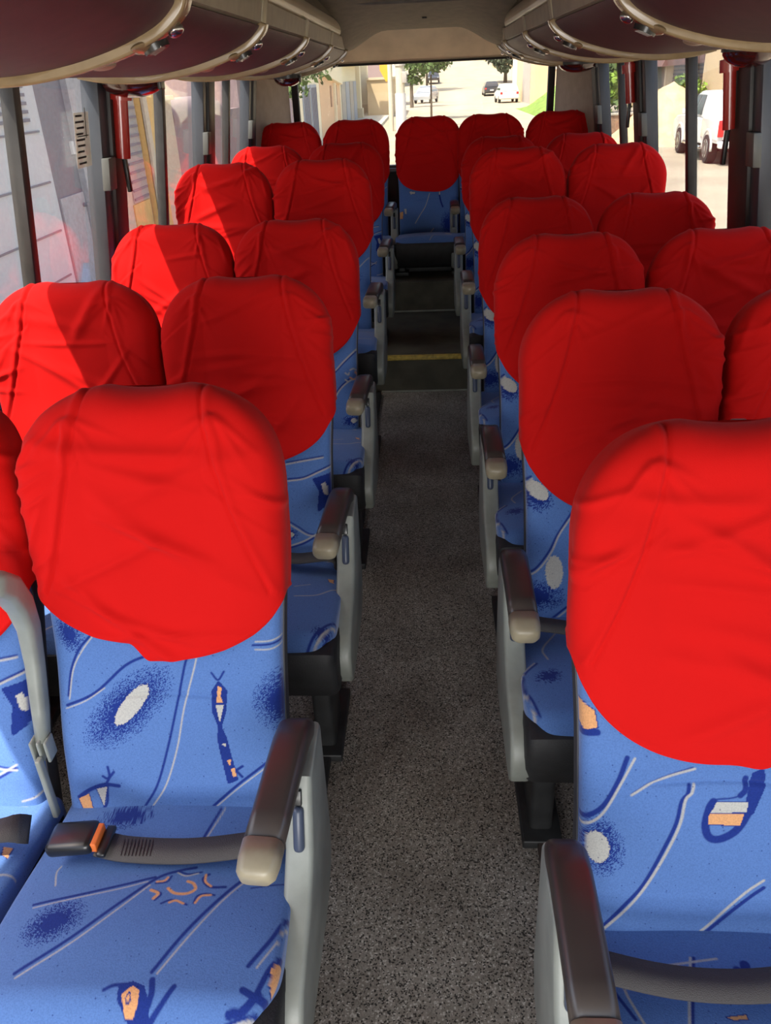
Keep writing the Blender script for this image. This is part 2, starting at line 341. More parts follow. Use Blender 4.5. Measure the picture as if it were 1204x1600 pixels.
RB = [
   ('n', [(-0.138, 0.256), (-0.151, 0.218), (-0.171, 0.18), (-0.192, 0.16), (-0.209, 0.151)], 0.006),
   ('w', [(-0.127, 0.255), (-0.146, 0.216), (-0.169, 0.172), (-0.187, 0.151), (-0.209, 0.137)], 0.003),
   ('w', [(-0.131, 0.198), (-0.104, 0.216), (-0.075, 0.229), (-0.039, 0.24)], 0.003),
   ('n', [(-0.131, 0.2), (-0.104, 0.218), (-0.075, 0.231), (-0.042, 0.242)], 0.002),
   ('w', [(-0.04, 0.215), (-0.043, 0.202), (-0.052, 0.191), (-0.059, 0.155), (-0.076, 0.11), (-0.103, 0.05), (-0.129, 0.008), (-0.169, -0.039)], 0.0035),
   ('n', [(-0.047, 0.214), (-0.049, 0.201), (-0.058, 0.188), (-0.065, 0.155), (-0.083, 0.11), (-0.109, 0.049), (-0.135, 0.011), (-0.17, -0.035)], 0.005),
   ('w', [(-0.04, -0.051), (-0.011, -0.026), (0.019, 0.008), (0.047, 0.039), (0.07, 0.059)], 0.0035),
   ('n', [(-0.026, -0.049), (-0.006, -0.03), (0.025, 0.002), (0.053, 0.03), (0.071, 0.046)], 0.005),
   ('h', [(-0.175, 0.111), (-0.14, 0.115), (-0.178, 0.163)]),
   ('e', [(-0.179, 0.11), (-0.162, 0.112), (-0.18, 0.137)]),
   ('h', [(-0.146, -0.056), (-0.13, -0.056), (-0.147, -0.041)]),
   ('e', [(-0.152, -0.056), (-0.135, -0.056), (-0.152, -0.044)]),
   ('W', [(-0.012, 0.177), (-0.006, 0.189), (0.04, 0.188), (0.037, 0.173), (-0.015, 0.172)]),
   ('O', [(-0.017, 0.17), (0.034, 0.171), (0.029, 0.152), (-0.018, 0.154)]),
   ('n', [(0.054, 0.231), (0.051, 0.205), (0.04, 0.173), (0.023, 0.144), (-0.0, 0.13), (-0.016, 0.133), (-0.022, 0.152), (-0.017, 0.178), (-0.011, 0.189)], 0.01),
   ('N', [(0.047, 0.231), (0.059, 0.237), (0.061, 0.214), (0.045, 0.173), (0.037, 0.173), (0.042, 0.205)]),
   ('n', [(0.035, 0.226), (0.035, 0.208), (0.028, 0.199)], 0.007),
   ('n', [(0.028, 0.199), (0.015, 0.195), (-0.006, 0.193)], 0.002),
   ('O', [(-0.208, 0.341), (-0.186, 0.327), (-0.181, 0.301), (-0.2, 0.293), (-0.209, 0.317)]),
   ('n', [(-0.22, 0.347), (-0.222, 0.312), (-0.21, 0.289), (-0.182, 0.293)], 0.009),
]
RC = [
   ('n', [(-0.176, 0.103), (-0.164, 0.121), (-0.156, 0.143), (-0.148, 0.162), (-0.134, 0.193)], 0.004),
   ('w', [(-0.156, 0.102), (-0.146, 0.12), (-0.139, 0.143), (-0.135, 0.163), (-0.121, 0.207), (-0.112, 0.217)], 0.003),
   ('w', [(-0.115, 0.115), (-0.084, 0.11), (-0.047, 0.105), (0.008, 0.096)], 0.003),
   ('w', [(-0.03, 0.095), (-0.04, 0.127), (-0.049, 0.152), (-0.068, 0.216)], 0.003),
   ('n', [(-0.025, 0.095), (-0.036, 0.127), (-0.044, 0.152), (-0.064, 0.216)], 0.004),
   ('n', [(0.032, 0.114), (0.027, 0.128)], 0.01),
   ('n', [(0.046, 0.105), (0.042, 0.128)], 0.012),
   ('O', [(-0.01, 0.19), (0.018, 0.186), (0.018, 0.192), (-0.002, 0.194)]),
   ('h', [(-0.176, 0.141), (-0.163, 0.151), (-0.185, 0.168)]),
]
G = [
   ('h', [(-0.183, 0.293), (-0.149, 0.267), (-0.198, 0.262)]),
   ('e', [(-0.18, 0.308), (-0.158, 0.289), (-0.189, 0.293)]),
   ('w', [(-0.231, 0.294), (-0.21, 0.318), (-0.192, 0.335)], 0.003),
   ('n', [(-0.233, 0.303), (-0.21, 0.327), (-0.195, 0.34)], 0.004),
   ('w', [(-0.094, 0.26), (-0.13, 0.207), (-0.148, 0.166), (-0.178, 0.122), (-0.212, 0.097)], 0.003),
   ('n', [(-0.101, 0.26), (-0.136, 0.204), (-0.154, 0.167), (-0.184, 0.125), (-0.214, 0.104)], 0.004),
   ('e', [(-0.142, 0.117), (-0.143, 0.157), (-0.122, 0.117)]),
   ('w', [(-0.102, 0.031), (-0.139, -0.002), (-0.17, -0.031)], 0.003),
   ('n', [(-0.112, 0.031), (-0.146, 0.001), (-0.176, -0.028)], 0.004),
   ('h', [(-0.19, 0.057), (-0.115, 0.057), (-0.189, 0.018)]),
]
H2 = [
   ('w', [(-0.131, 0.11), (-0.167, 0.174), (-0.162, 0.22)], 0.003),
   ('w', [(-0.192, 0.229), (-0.222, 0.263), (-0.227, 0.309), (-0.216, 0.349), (-0.208, 0.403)], 0.003),
   ('n', [(-0.187, 0.232), (-0.217, 0.266), (-0.222, 0.309), (-0.21, 0.349), (-0.2, 0.395)], 0.004),
   ('h', [(-0.169, 0.282), (-0.14, 0.278), (-0.173, 0.309)]),
   ('n', [(-0.262, 0.363), (-0.242, 0.369)], 0.004),
   ('n', [(-0.26, 0.383), (-0.248, 0.348)], 0.004),
   ('w', [(-0.22, 0.499), (-0.195, 0.489), (-0.162, 0.464)], 0.003),
]
D = [
   ('w', [(0.089, 0.27), (0.137, 0.278), (0.186, 0.285)], 0.003),
   ('n', [(0.09, 0.275), (0.137, 0.282), (0.186, 0.289)], 0.003),
   ('w', [(0.093, 0.226), (0.134, 0.231), (0.174, 0.247), (0.213, 0.263)], 0.003),
   ('n', [(0.093, 0.231), (0.135, 0.235), (0.174, 0.251), (0.213, 0.267)], 0.004),
   ('N', [(0.161, 0.228), (0.206, 0.241), (0.211, 0.213), (0.194, 0.163), (0.171, 0.147), (0.176, 0.197)]),
   ('W', [(0.179, 0.216), (0.189, 0.22), (0.198, 0.199), (0.198, 0.183), (0.185, 0.189)]),
   ('w', [(0.087, 0.114), (0.112, 0.097), (0.139, 0.08), (0.169, 0.075)], 0.003),
   ('n', [(0.089, 0.12), (0.115, 0.103), (0.142, 0.084), (0.17, 0.079)], 0.003),
   ('w', [(0.084, 0.049), (0.127, 0.063), (0.17, 0.086)], 0.003),
   ('n', [(0.084, 0.044), (0.127, 0.057), (0.167, 0.079)], 0.004),
   ('h', [(0.095, 0.083), (0.117, 0.083), (0.095, 0.066)]),
   ('e', [(0.095, 0.082), (0.103, 0.082), (0.095, 0.076)]),
   ('w', [(0.17, 0.011), (0.192, 0.016), (0.208, 0.028)], 0.003),
]
D2 = [
   ('w', [(0.078, 0.025), (0.126, 0.018), (0.175, 0.028)], 0.003),
   ('w', [(0.105, 0.187), (0.142, 0.172)], 0.002),
   ('w', [(0.114, 0.242), (0.166, 0.23), (0.203, 0.189), (0.237, 0.184)], 0.003),
   ('w', [(0.181, 0.423), (0.206, 0.376), (0.227, 0.35), (0.249, 0.343)], 0.004),
   ('n', [(0.167, 0.425), (0.195, 0.371), (0.221, 0.34), (0.248, 0.334)], 0.005),
   ('h', [(0.197, 0.385), (0.22, 0.376), (0.201, 0.41)]),
   ('O', [(0.182, 0.13), (0.197, 0.13), (0.199, 0.152), (0.187, 0.146)]),
]
E = [
   ('w', [(0.128, 0.22), (0.161, 0.254), (0.218, 0.307)], 0.004),
   ('n', [(0.124, 0.21), (0.157, 0.244), (0.214, 0.297)], 0.004),
   ('w', [(0.117, 0.11), (0.143, 0.151), (0.179, 0.181), (0.211, 0.187)], 0.004),
   ('n', [(0.117, 0.121), (0.143, 0.159), (0.179, 0.19)], 0.004),
   ('o', [(0.179, 0.192), (0.193, 0.186), (0.204, 0.198), (0.198, 0.212)], 0.004),
   ('w', [(0.162, 0.209), (0.173, 0.202), (0.176, 0.209)], 0.004),
   ('w', [(0.18, 0.219), (0.191, 0.224), (0.2, 0.219)], 0.004),
   ('w', [(0.162, 0.185), (0.171, 0.178)], 0.004),
   ('h', [(0.178, 0.035), (0.213, 0.035), (0.177, 0.011)]),
   ('e', [(0.188, 0.035), (0.199, 0.035), (0.188, 0.026)]),
]
F = [
   ('W', [(-0.132, 0.275), (-0.092, 0.273), (-0.096, 0.258), (-0.125, 0.257)]),
   ('w', [(0.004, 0.26), (-0.024, 0.179), (-0.057, 0.128), (-0.096, 0.068)], 0.004),
   ('W', [(0.066, 0.273), (0.077, 0.272), (0.074, 0.247), (0.067, 0.247)]),
   ('n', [(0.069, 0.257), (0.079, 0.206), (0.092, 0.169)], 0.008),
   ('O', [(-0.2, 0.144), (-0.176, 0.148), (-0.179, 0.102), (-0.198, 0.1)]),
   ('W', [(-0.17, 0.163), (-0.152, 0.163), (-0.154, 0.13), (-0.165, 0.132)]),
   ('w', [(0.028, 0.033), (0.0, -0.003)], 0.004),
   ('h', [(0.126, 0.06), (0.18, 0.058), (0.125, -0.023)]),
]
PAT = dict(A=LB, A2=LC, B=RB, B2=RC, D=D, D2=D2, E=E, F=F, G=G, H2=H2)
PAT['C'] = [('w',[(-.2,.3),(-.1,.24),(0,.12),(.12,.02)],.003),('n',[(-.2,.29),(-.11,.23),(-.01,.11),(.11,.01)],.005),
 ('h',[(.09,.2),(.16,.25),(.06,.23)]),('e',[(.09,.2),(.12,.225),(.075,.213)]),('w',[(.2,.32),(.12,.26),(.02,.3)],.003),
 ('N',[(-.12,.1),(-.09,.13),(-.07,.05),(-.1,.03)]),('O',[(-.11,.1),(-.09,.12),(-.085,.07)])]
PAT['C2'] = [('w',[(-.2,.35),(-.05,.25),(.1,.13),(.2,.1)],.003),('n',[(-.2,.34),(-.06,.24),(.09,.12),(.2,.09)],.005),
 ('h',[(-.1,.15),(-.03,.17),(-.11,.19)]),('e',[(.12,.33),(.14,.34),(.11,.345)]),('w',[(0,.42),(.05,.36),(.2,.3)],.003)]

def seg_dist(S, T, pts):
    d = np.full(S.shape, 9.0)
    for a, b in zip(pts[:-1], pts[1:]):
        ab = b-a; L = (ab**2).sum()+1e-12
        u = np.clip(((S-a[0])*ab[0]+(T-a[1])*ab[1])/L, 0, 1)
        d = np.minimum(d, np.hypot(S-a[0]-u*ab[0], T-a[1]-u*ab[1]))
    return d
def in_poly(S, T, pts):
    r = np.zeros(S.shape, bool); n = len(pts)
    for i in range(n):
        (x1,y1),(x2,y2) = pts[i], pts[(i+1)%n]
        if y1 == y2: continue
        c = ((y1 > T) != (y2 > T)) & (S < (x2-x1)*(T-y1)/(y2-y1)+x1); r ^= c
    return r
def paint(S, T, items, seed=0, res=.002):
    rg = np.random.RandomState(seed); col = np.tile(np.array(COLS['base']), (len(S),1)); rn = rg.rand(len(S))
    order = {'h':0,'e':1,'n':2,'w':3,'o':3}
    for it in sorted(items, key=lambda i: order.get(i[0], 4) if i[0] != 'N' else 3.5):
        k, P = it[0], it[1]
        if k in 'nwo':
            wd = it[2]; pts = catmull(P, 6); d = seg_dist(S, T, pts); al = np.clip((wd*.62+res*.6-d)/(res*1.2), 0, 1)[:,None]
            col = col*(1-al) + np.array(COLS['O'] if k == 'o' else COLS[k])*al
        elif k in 'NOW':
            m = in_poly(S, T, P)
            if k == 'N': m |= seg_dist(S, T, [np.array(p) for p in P]+[np.array(P[0])]) < .0035
            col[m] = COLS['n'] if k == 'N' else COLS[k]
            if k != 'N':
                e = seg_dist(S, T, [np.array(p) for p in P]+[np.array(P[0])]); col[(e < .0016) & ~m] = COLS['n']
        else:
            c, p1, p2 = [np.array(p) for p in P]; a = p1-c; A = np.linalg.norm(a); a = a/A; b = np.array((-a[1],a[0])); B = max(.006, abs((p2-c)@b))
            x = ((S-c[0])*a[0]+(T-c[1])*a[1])/A; y = ((S-c[0])*b[0]+(T-c[1])*b[1])/B; q = np.hypot(x,y)
            if k == 'h': m = rn > np.clip((q-.35)/.75, 0, 1); m &= q < 1.12; col[m] = COLS['n']
            else: col[q + (rn-.5)*.12 < 1] = COLS['W']
    return col

# ------------------------------------------------------------------ seat geometry (seat frame: origin on the floor under the headrest top)
HT = 1.12; B0 = np.array([0,-.235,.41]); TOP = np.array([0,0,HT]); LB_ = float(np.linalg.norm(TOP-B0))
D0 = (TOP-B0)/LB_; N0 = np.array([0,-D0[2],D0[1]])
def sstep(a, b, x): t = np.clip((x-a)/(b-a), 0, 1); return t*t*(3-2*t)
def back_w(t, grow=0.0):
    w = .202 + .010*sstep(.25,.5,t) + grow
    r = .165 + grow; tt = np.clip((t-(LB_+grow-r))/r, 0, 1)
    w = w - r + r*(1-tt**2.2)**(1/2.2)
    b = np.clip((.03-(t+.085))/.03, 0, 1)
    return w - .03*(1-np.sqrt(np.maximum(0,1-b*b)))
def back_pos(qx, qn, t, grow=0.0):
    """qx,qn on the unit section; returns xyz arrays"""
    L = LB_+grow
    w = back_w(t, grow); mid = -.050 + .012*sstep(.42,.62,t) + .010*np.exp(-((t-.13)/.10)**2)
    h = .052 + grow + .012*sstep(.42,.60,t)
    e = np.clip((t-(L-.075))/.075, 0, 1); h = h*np.sqrt(np.maximum(0,1-e**2.2))
    e2 = np.clip((.02-(t+.085))/.02, 0, 1); h = h*(1-.5*e2**2)
    x = w*qx
    t2 = t - .007*np.maximum(0,1-(x/.07)**2)*sstep(L-.06,L,t)
    wing = .016*sstep(.36,.56,t)*(1-sstep(L-.16,L-.02,t))*np.clip((np.abs(x)-.10)/.1,0,1)
    n = mid + h*qn + wing
    P = B0[None,:] + t2[:,None]*D0[None,:] + n[:,None]*N0[None,:]; P[:,0] += x
    return P
def ring(NF, m=5.0, NC=7, NB=16):
    qs = []
    for q in np.linspace(-.955,.955,NF): qs.append((q, (1-abs(q)**m)**(1/m)))
    n1 = (1-.955**m)**(1/m)
    for n in np.linspace(n1,-n1,2*NC+1)[1:-1]: qs.append(((1-abs(n)**m)**(1/m), n))
    for q in np.linspace(.955,-.955,NB): qs.append((q, -(1-abs(q)**m)**(1/m)))
    for n in np.linspace(-n1,n1,2*NC+1)[1:-1]: qs.append((-(1-abs(n)**m)**(1/m), n))
    return np.array(qs)
def grid_faces(nr, k, cap0=True, cap1=True):
    f = [(i*k+j, i*k+(j+1)%k, (i+1)*k+(j+1)%k, (i+1)*k+j) for i in range(nr-1) for j in range(k)]
    if cap0: f.append(tuple(range(k))[::-1])
    if cap1: f.append(tuple((nr-1)*k+j for j in range(k)))
    return f
def vcol_mesh(name, V, Fc, col):
    me = bpy.data.meshes.new(name); me.from_pydata(V.tolist(), [], Fc); me.update()
    me.polygons.foreach_set('use_smooth', [True]*len(me.polygons))
    a = me.color_attributes.new('pattern', 'FLOAT_COLOR', 'POINT')
    a.data.foreach_set('color', np.c_[col, np.ones(len(col))].astype(np.float32).ravel())
    me.materials.append(MT['fabric']); return me
def mk_back(items, seed, res=.0021, crease=True):
    R = ring(int(.38/res)); k = len(R)
    ts = np.concatenate([np.arange(-.085,.44,res), np.linspace(.44,LB_,40)])
    qx = np.tile(R[:,0], len(ts)); qn = np.tile(R[:,1], len(ts)); t = np.repeat(ts, k)
    V = back_pos(qx, qn, t)
    front = qn > .3
    S = V[:,0]
    if crease:
        g = np.exp(-((t-(.218+.003*np.cos(S*25)))/.004)**2)*(.5+.5*np.tanh((.10-np.abs(S))*60))*front
        g2 = .006*sstep(.222,.10,t)*(np.abs(S)<.2)*0
        V += (-.0035*g)[:,None]*N0
    col = paint(S, t, items, seed, res); col[~front] = COLS['base']
    return vcol_mesh('backrest', V, grid_faces(len(ts), k), col)
def mk_cushion(items, seed, res=.0021):
    R = ring(int(.41/res), m=5.5); k = len(R); Lc = .435
    ts = np.concatenate([np.linspace(0,.08,10), np.arange(.08+res,.40,res), .40+.028*np.sin(np.linspace(0.08,1,18)*math.pi/2)])
    t = np.repeat(ts, k); qx = np.tile(R[:,0], len(ts)); qn = np.tile(R[:,1], len(ts))
    e = np.clip((t-.38)/.05, 0, 1); h = .038*np.sqrt(np.maximum(.0,1-e**2.2)); h = np.maximum(h, .004)
    w = .224 - .045*np.clip((t-.33)/.098,0,1)**2.4
    x = w*qx; top = .408 + .040*sstep(0,.33,t) + .010*np.cos(np.clip(x/.21,-1,1)*math.pi/2)
    z = top - .038 + h*qn - .012*e**2
    V = np.c_[x, -.20-t, z]
    front = (qn > .3); col = paint(x, t, items, seed, res); col[~front] = COLS['base']
    return vcol_mesh('seat_cushion', V, grid_faces(len(ts), k), col)

def mk_cover(seed, flap='round', side=1):
    rg = np.random.RandomState(seed); NF = 150
    R = ring(NF, m=4.2, NC=12, NB=40); k = len(R); g = .010; L = LB_+g; NR = 110
    qx, qn = R[:,0], R[:,1]; tside = .43; tc = .262
    if flap == 'kink': tc = .282; tside = .39
    if flap == 'dip': tc = .250
    xx = np.clip(np.abs(qx), 0, 1)
    tb = np.where(qn > 0, tc + (tside-tc)*(1-np.sqrt(np.maximum(0,1-(xx*.995)**2.2))), tside)
    s = np.where(qn > 0, qx, 0)*.21
    if flap == 'kink':      # hem hanging crooked: a corner pulled down left of the middle
        tb = np.where(qn > 0, tb + .030*sstep(-.02,-.055,s) - .018*np.exp(-((s-.0)/.035)**2)*0 + .012*sstep(.0,.2,s), tb)
    elif flap == 'dip':
        tb = np.where(qn > 0, tb - .012*np.exp(-((s-.06)/.03)**2), tb)
    else:
        tb = tb + np.where(qn > 0, .008*np.sin(s*18+seed*1.7), 0)
    vs = 1-(1-np.linspace(0,1,NR))**1.5
    t = (tb[None,:] + (L-tb[None,:])*vs[:,None]).ravel(); QX = np.tile(qx, NR); QN = np.tile(qn, NR)
    V = back_pos(QX, QN, t, g)
    G = V.reshape(NR,k,3)
    du = np.roll(G,-1,1)-np.roll(G,1,1); dv = np.gradient(G, axis=0); Nn = np.cross(du, dv); Nn /= np.linalg.norm(Nn,axis=2,keepdims=True)+1e-9
    Nn = Nn.reshape(-1,3)
    cen = np.array([0,.03,.8]);  s_ = np.sign(((V-cen)*Nn).sum(1).mean()); Nn *= s_
    X = V[:,0]; fr = np.clip((QN-.2)/.4,0,1)
    disp = np.zeros(len(V))
    # sewn seams: a curve from each top corner out to the edge, bag seam across the ear
    for sg in (-1,1):
        tt = np.clip((L-.015-t)/(L-.40), 0, 1); xs = sg*(.098 + .022*np.sin(tt*2.2) + .085*tt**2.2)
        d = X-xs; disp += fr*(-.0045*np.exp(-(d/.0035)**2) + .0035*np.exp(-((d-sg*.009)/.008)**2))*(t>.40)
        xe = np.clip((sg*X-.10)/.11,0,1); te = L-.13-.09*xe+.03*rg.randn(); d2 = t-te
        disp += fr*(sg*X>.10)*(-.0018*np.exp(-(d2/.0035)**2) + .0014*np.exp(-((d2+.008)/.008)**2))
        for q in range(7):   # gathers fanning out from the corner
            a = -2.7+.33*q+.12*rg.randn(); ox, ot = sg*.12, L-.05
            dx, dt = (X-ox)*sg, t-ot; along = dx*math.cos(a)+dt*math.sin(a); ac = -dx*math.sin(a)+dt*math.cos(a)
            disp += fr*(.0032+.0022*rg.rand())*np.exp(-((ac-.03*rg.randn()*0)/.006)**2)*np.clip(along/.02,0,1)*np.exp(-(along/(.05+.04*rg.rand()))**2)
    # long soft drag folds across the front
    for q in range(9):
        t0 = .32+.36*rg.rand(); x0 = .16*(rg.rand()-.5); a = .45*rg.randn()-.1; ln = .07+.10*rg.rand(); wd = .006+.009*rg.rand()
        along = (X-x0)*math.cos(a)+(t-t0)*math.sin(a); ac = -(X-x0)*math.sin(a)+(t-t0)*math.cos(a)+.4*along**2*rg.randn()
        disp += fr*(.0045+.005*rg.rand())*np.exp(-(ac/wd)**2)*np.exp(-(along/ln)**4)
    for q in range(8):       # short puckers at the sides
        sg = rg.choice((-1,1)); t0 = .45+.2*rg.rand(); a = sg*(-.5+.5*rg.randn())
        along = (X-sg*.2)*math.cos(a)+(t-t0)*math.sin(a); ac = -(X-sg*.2)*math.sin(a)+(t-t0)*math.cos(a)
        disp += np.clip((QN+.5),0,1)*.005*np.exp(-(ac/.006)**2)*np.exp(-(along/.05)**2)
    off = Vector((seed*3.1,seed*1.7,0))
    nz = np.array([noise.noise(Vector((x*9,tq*6,qn_*1.5))+off) for x,tq,qn_ in zip(X,t,QN)])
    disp += .006*nz*np.clip((L-t)/.05,0,1)
    hem = np.tile(np.linspace(0,1,NR).repeat(1)[:,None],(1,k)).ravel()
    dist = t-np.tile(tb,NR); disp += .0018*np.exp(-((dist-.004)/.004)**2) - .006*np.exp(-(dist/.0018)**2)*0
    disp += np.where(dist < .0006, -.004, 0)
    V = V + disp[:,None]*Nn
    me = bpy.data.meshes.new('headrest_cover'); me.from_pydata(V.tolist(), [], grid_faces(NR, k, False, True)); me.update()
    me.polygons.foreach_set('use_smooth', [True]*len(me.polygons)); me.materials.append(MT['red']); return me

_cache = {}
def cached(key, fn):
    if key not in _cache: _cache[key] = fn()
    return _cache[key]
def as_me(fn):
    o = fn(); me = o.data; bpy.data.objects.remove(o); return me
def part(name, key, fn, parent):
    return link(name, cached(key, fn), None, parent)

def mk_shell():
    R = ring(24, m=4.5, NC=5, NB=20); k = len(R); ts = np.concatenate([np.linspace(-.088,.42,14)])
    qx = np.tile(R[:,0],len(ts)); qn = np.tile(R[:,1],len(ts)); t = np.repeat(ts,k)
    V = back_pos(qx*1.012, np.where(qn>0, np.minimum(qn,.15), qn*1.25), t)
    return as_me(lambda: mesh('x', V, grid_faces(len(ts),k), 'shell'))
def mk_pan():
    bm = bmesh.new()
    bm_prism(bm, [(-.20,.37),(-.44,.395),(-.595,.422),(-.634,.418),(-.645,.39),(-.618,.285),(-.58,.255),(-.22,.26)], -.229, .229, 'x', .022)
    return as_me(lambda: from_bm('x', bm, 'charcoal'))
def mk_panel(sd):
    bm = bmesh.new()
    pts = [(-.20,.585),(-.325,.588),(-.338,.565),(-.375,.475),(-.44,.420),(-.55,.39),(-.585,.345),(-.59,.30),(-.56,.255),(-.31,.245),(-.235,.27),(-.205,.33)]
    bm_prism(bm, pts, sd*.238, sd*.284, 'x', .009)
    return as_me(lambda: from_bm('x', bm, 'panel'))
def pad_path(sd):
    if sd < 0: return [(.256,y,z) for x,y,z in pad_path(1)]
    return [(.250,-.215,.565),(.250,-.225,.590),(.249,-.245,.606),(.247,-.28,.613),(.243,-.35,.612),(.238,-.42,.606),(.234,-.463,.600)]
def mk_pad(sd, top=True):
    P = [(sd*x,y,z) for x,y,z in pad_path(sd)]
    sc = [.72,.92,1,1,1,1,1]
    v, f = sweep(P, lambda i: [(a*sc[i],b) for a,b in rrect(.058,.040,.014)])
    return as_me(lambda: mesh('x', v, f, 'pad'))
def mk_cap(sd):
    P = [(sd*.234,-.4635,.600),(sd*.232,-.490,.597),(sd*.2305,-.508,.594),(sd*.230,-.516,.592)]
    if sd < 0: P = [(-.256,y,z) for x,y,z in P]
    sc = [1.01,1.01,.93,.70]
    v, f = sweep(P, lambda i: [(a*sc[i],b*sc[i]) for a,b in rrect(.059,.042,.015)])
    return as_me(lambda: mesh('x', v, f, 'cap'))
def mk_lever(sd):
    bm = bmesh.new(); ang = math.atan2(.115,.05)
    bm_box(bm, (sd*.262,-.363,.512), (.018,.018,.075), .008, Matrix.Rotation(-.42,3,'X'))
    return as_me(lambda: from_bm('x', bm, 'lever'))
def mk_leverslot(sd):
    bm = bmesh.new(); bm_box(bm, (sd*.262,-.3385,.558), (.013,.016,.026), .002, Matrix.Rotation(-.42,3,'X'))
    return as_me(lambda: from_bm('x', bm, 'black'))
def mk_leg(sd, h):
    bm = bmesh.new()
    bm_box(bm, (sd*.185,-.44,.13-h/2), (.052,.15,.26+h), .012)
    bm_box(bm, (sd*.185,-.42,.012-h), (.09,.26,.024), .004)
    return as_me(lambda: from_bm('x', bm, 'steel'))
def mk_crossbar():
    bm = bmesh.new(); bm_box(bm, (0,-.42,.225), (.42,.05,.05), .006); bm_box(bm, (0,-.30,.225), (.42,.04,.05), .006)
    return as_me(lambda: from_bm('x', bm, 'steel'))
def mk_midarm(sd):
    # centre armrest folded up between the two backrests; x = 0 is the gap
    P = [(0,-.205,.545),(0,-.185,.60),(0,-.160,.68),(0,-.145,.75),(0,-.150,.80),(0,-.170,.845),(0,-.198,.872),(0,-.216,.878)]
    wd = [.022,.026,.028,.032,.037,.042,.043,.034]; dp = [.03,.034,.036,.040,.044,.046,.044,.034]
    v, f = sweep(P, lambda i: rrect(wd[i],dp[i],.011))
    return as_me(lambda: mesh('x', v, f, 'panel'))
def mk_midpivot():
    bm = bmesh.new()
    for dx in (-.013,0,.013): bm_box(bm, (dx,-.212,.535), (.006,.03,.045), .003)
    bm_box(bm, (0,-.235,.46), (.010,.016,.14), .003)
    return as_me(lambda: from_bm('x', bm, 'panel'))
def ribbon(pts, w, th=.0025, side=None, m='webbing'):
    pts = catmull(pts, 6)
    def up(i): return [( w/2,th),(-w/2,th),(-w/2,-th),(w/2,-th)]
    return sweep([tuple(p) for p in pts], up, side=Vector(side or (0,1,0)))
def mk_belt(sd, kind):
    if kind == 'buckled':   # from the armrest side across to a buckle near the gap
        pts = [(.215,-.28,.43),(.205,-.335,.456),(.15,-.352,.4585),(.06,-.362,.4565),(-.035,-.358,.4545),(-.085,-.352,.460)]
    elif kind == 'loose':
        pts = [(.215,-.25,.42),(.20,-.275,.458),(.12,-.29,.460),(.05,-.275,.458),(0,-.285,.459),(-.06,-.30,.457)]
    else:                   # across the whole lap
        pts = [(.215,-.30,.43),(.205,-.335,.472),(.1,-.36,.4735),(0,-.365,.4735),(-.1,-.352,.471),(-.205,-.33,.463)]
    v, f = ribbon([(sd*x,y,z) for x,y,z in pts], .047)
    return as_me(lambda: mesh('x', v, f, 'webbing'))
def mk_buckle(sd):
    bm = bmesh.new(); bm_box(bm, (sd*-.128,-.350,.470), (.080,.058,.026), .010, Matrix.Rotation(-.12*sd,3,'Y'))
    return as_me(lambda: from_bm('x', bm, 'black'))
def mk_bbutton(sd):
    bm = bmesh.new(); bm_box(bm, (sd*-.0865,-.350,.473), (.010,.044,.018), .002)
    return as_me(lambda: from_bm('x', bm, 'orange'))
def mk_tongue(sd):
    bm = bmesh.new(); bm_box(bm, (sd*-.073,-.352,.466), (.016,.060,.010), .004)
    return as_me(lambda: from_bm('x', bm, 'black'))
def mk_stitch(sd):
    bm = bmesh.new()
    for q in range(9): bm_box(bm, (sd*(-.045+.006*q),-.357,.4578), (.0012,.032,.0012), 0, Matrix.Rotation(.12,3,'Z'))
    return as_me(lambda: from_bm('x', bm, 'black'))

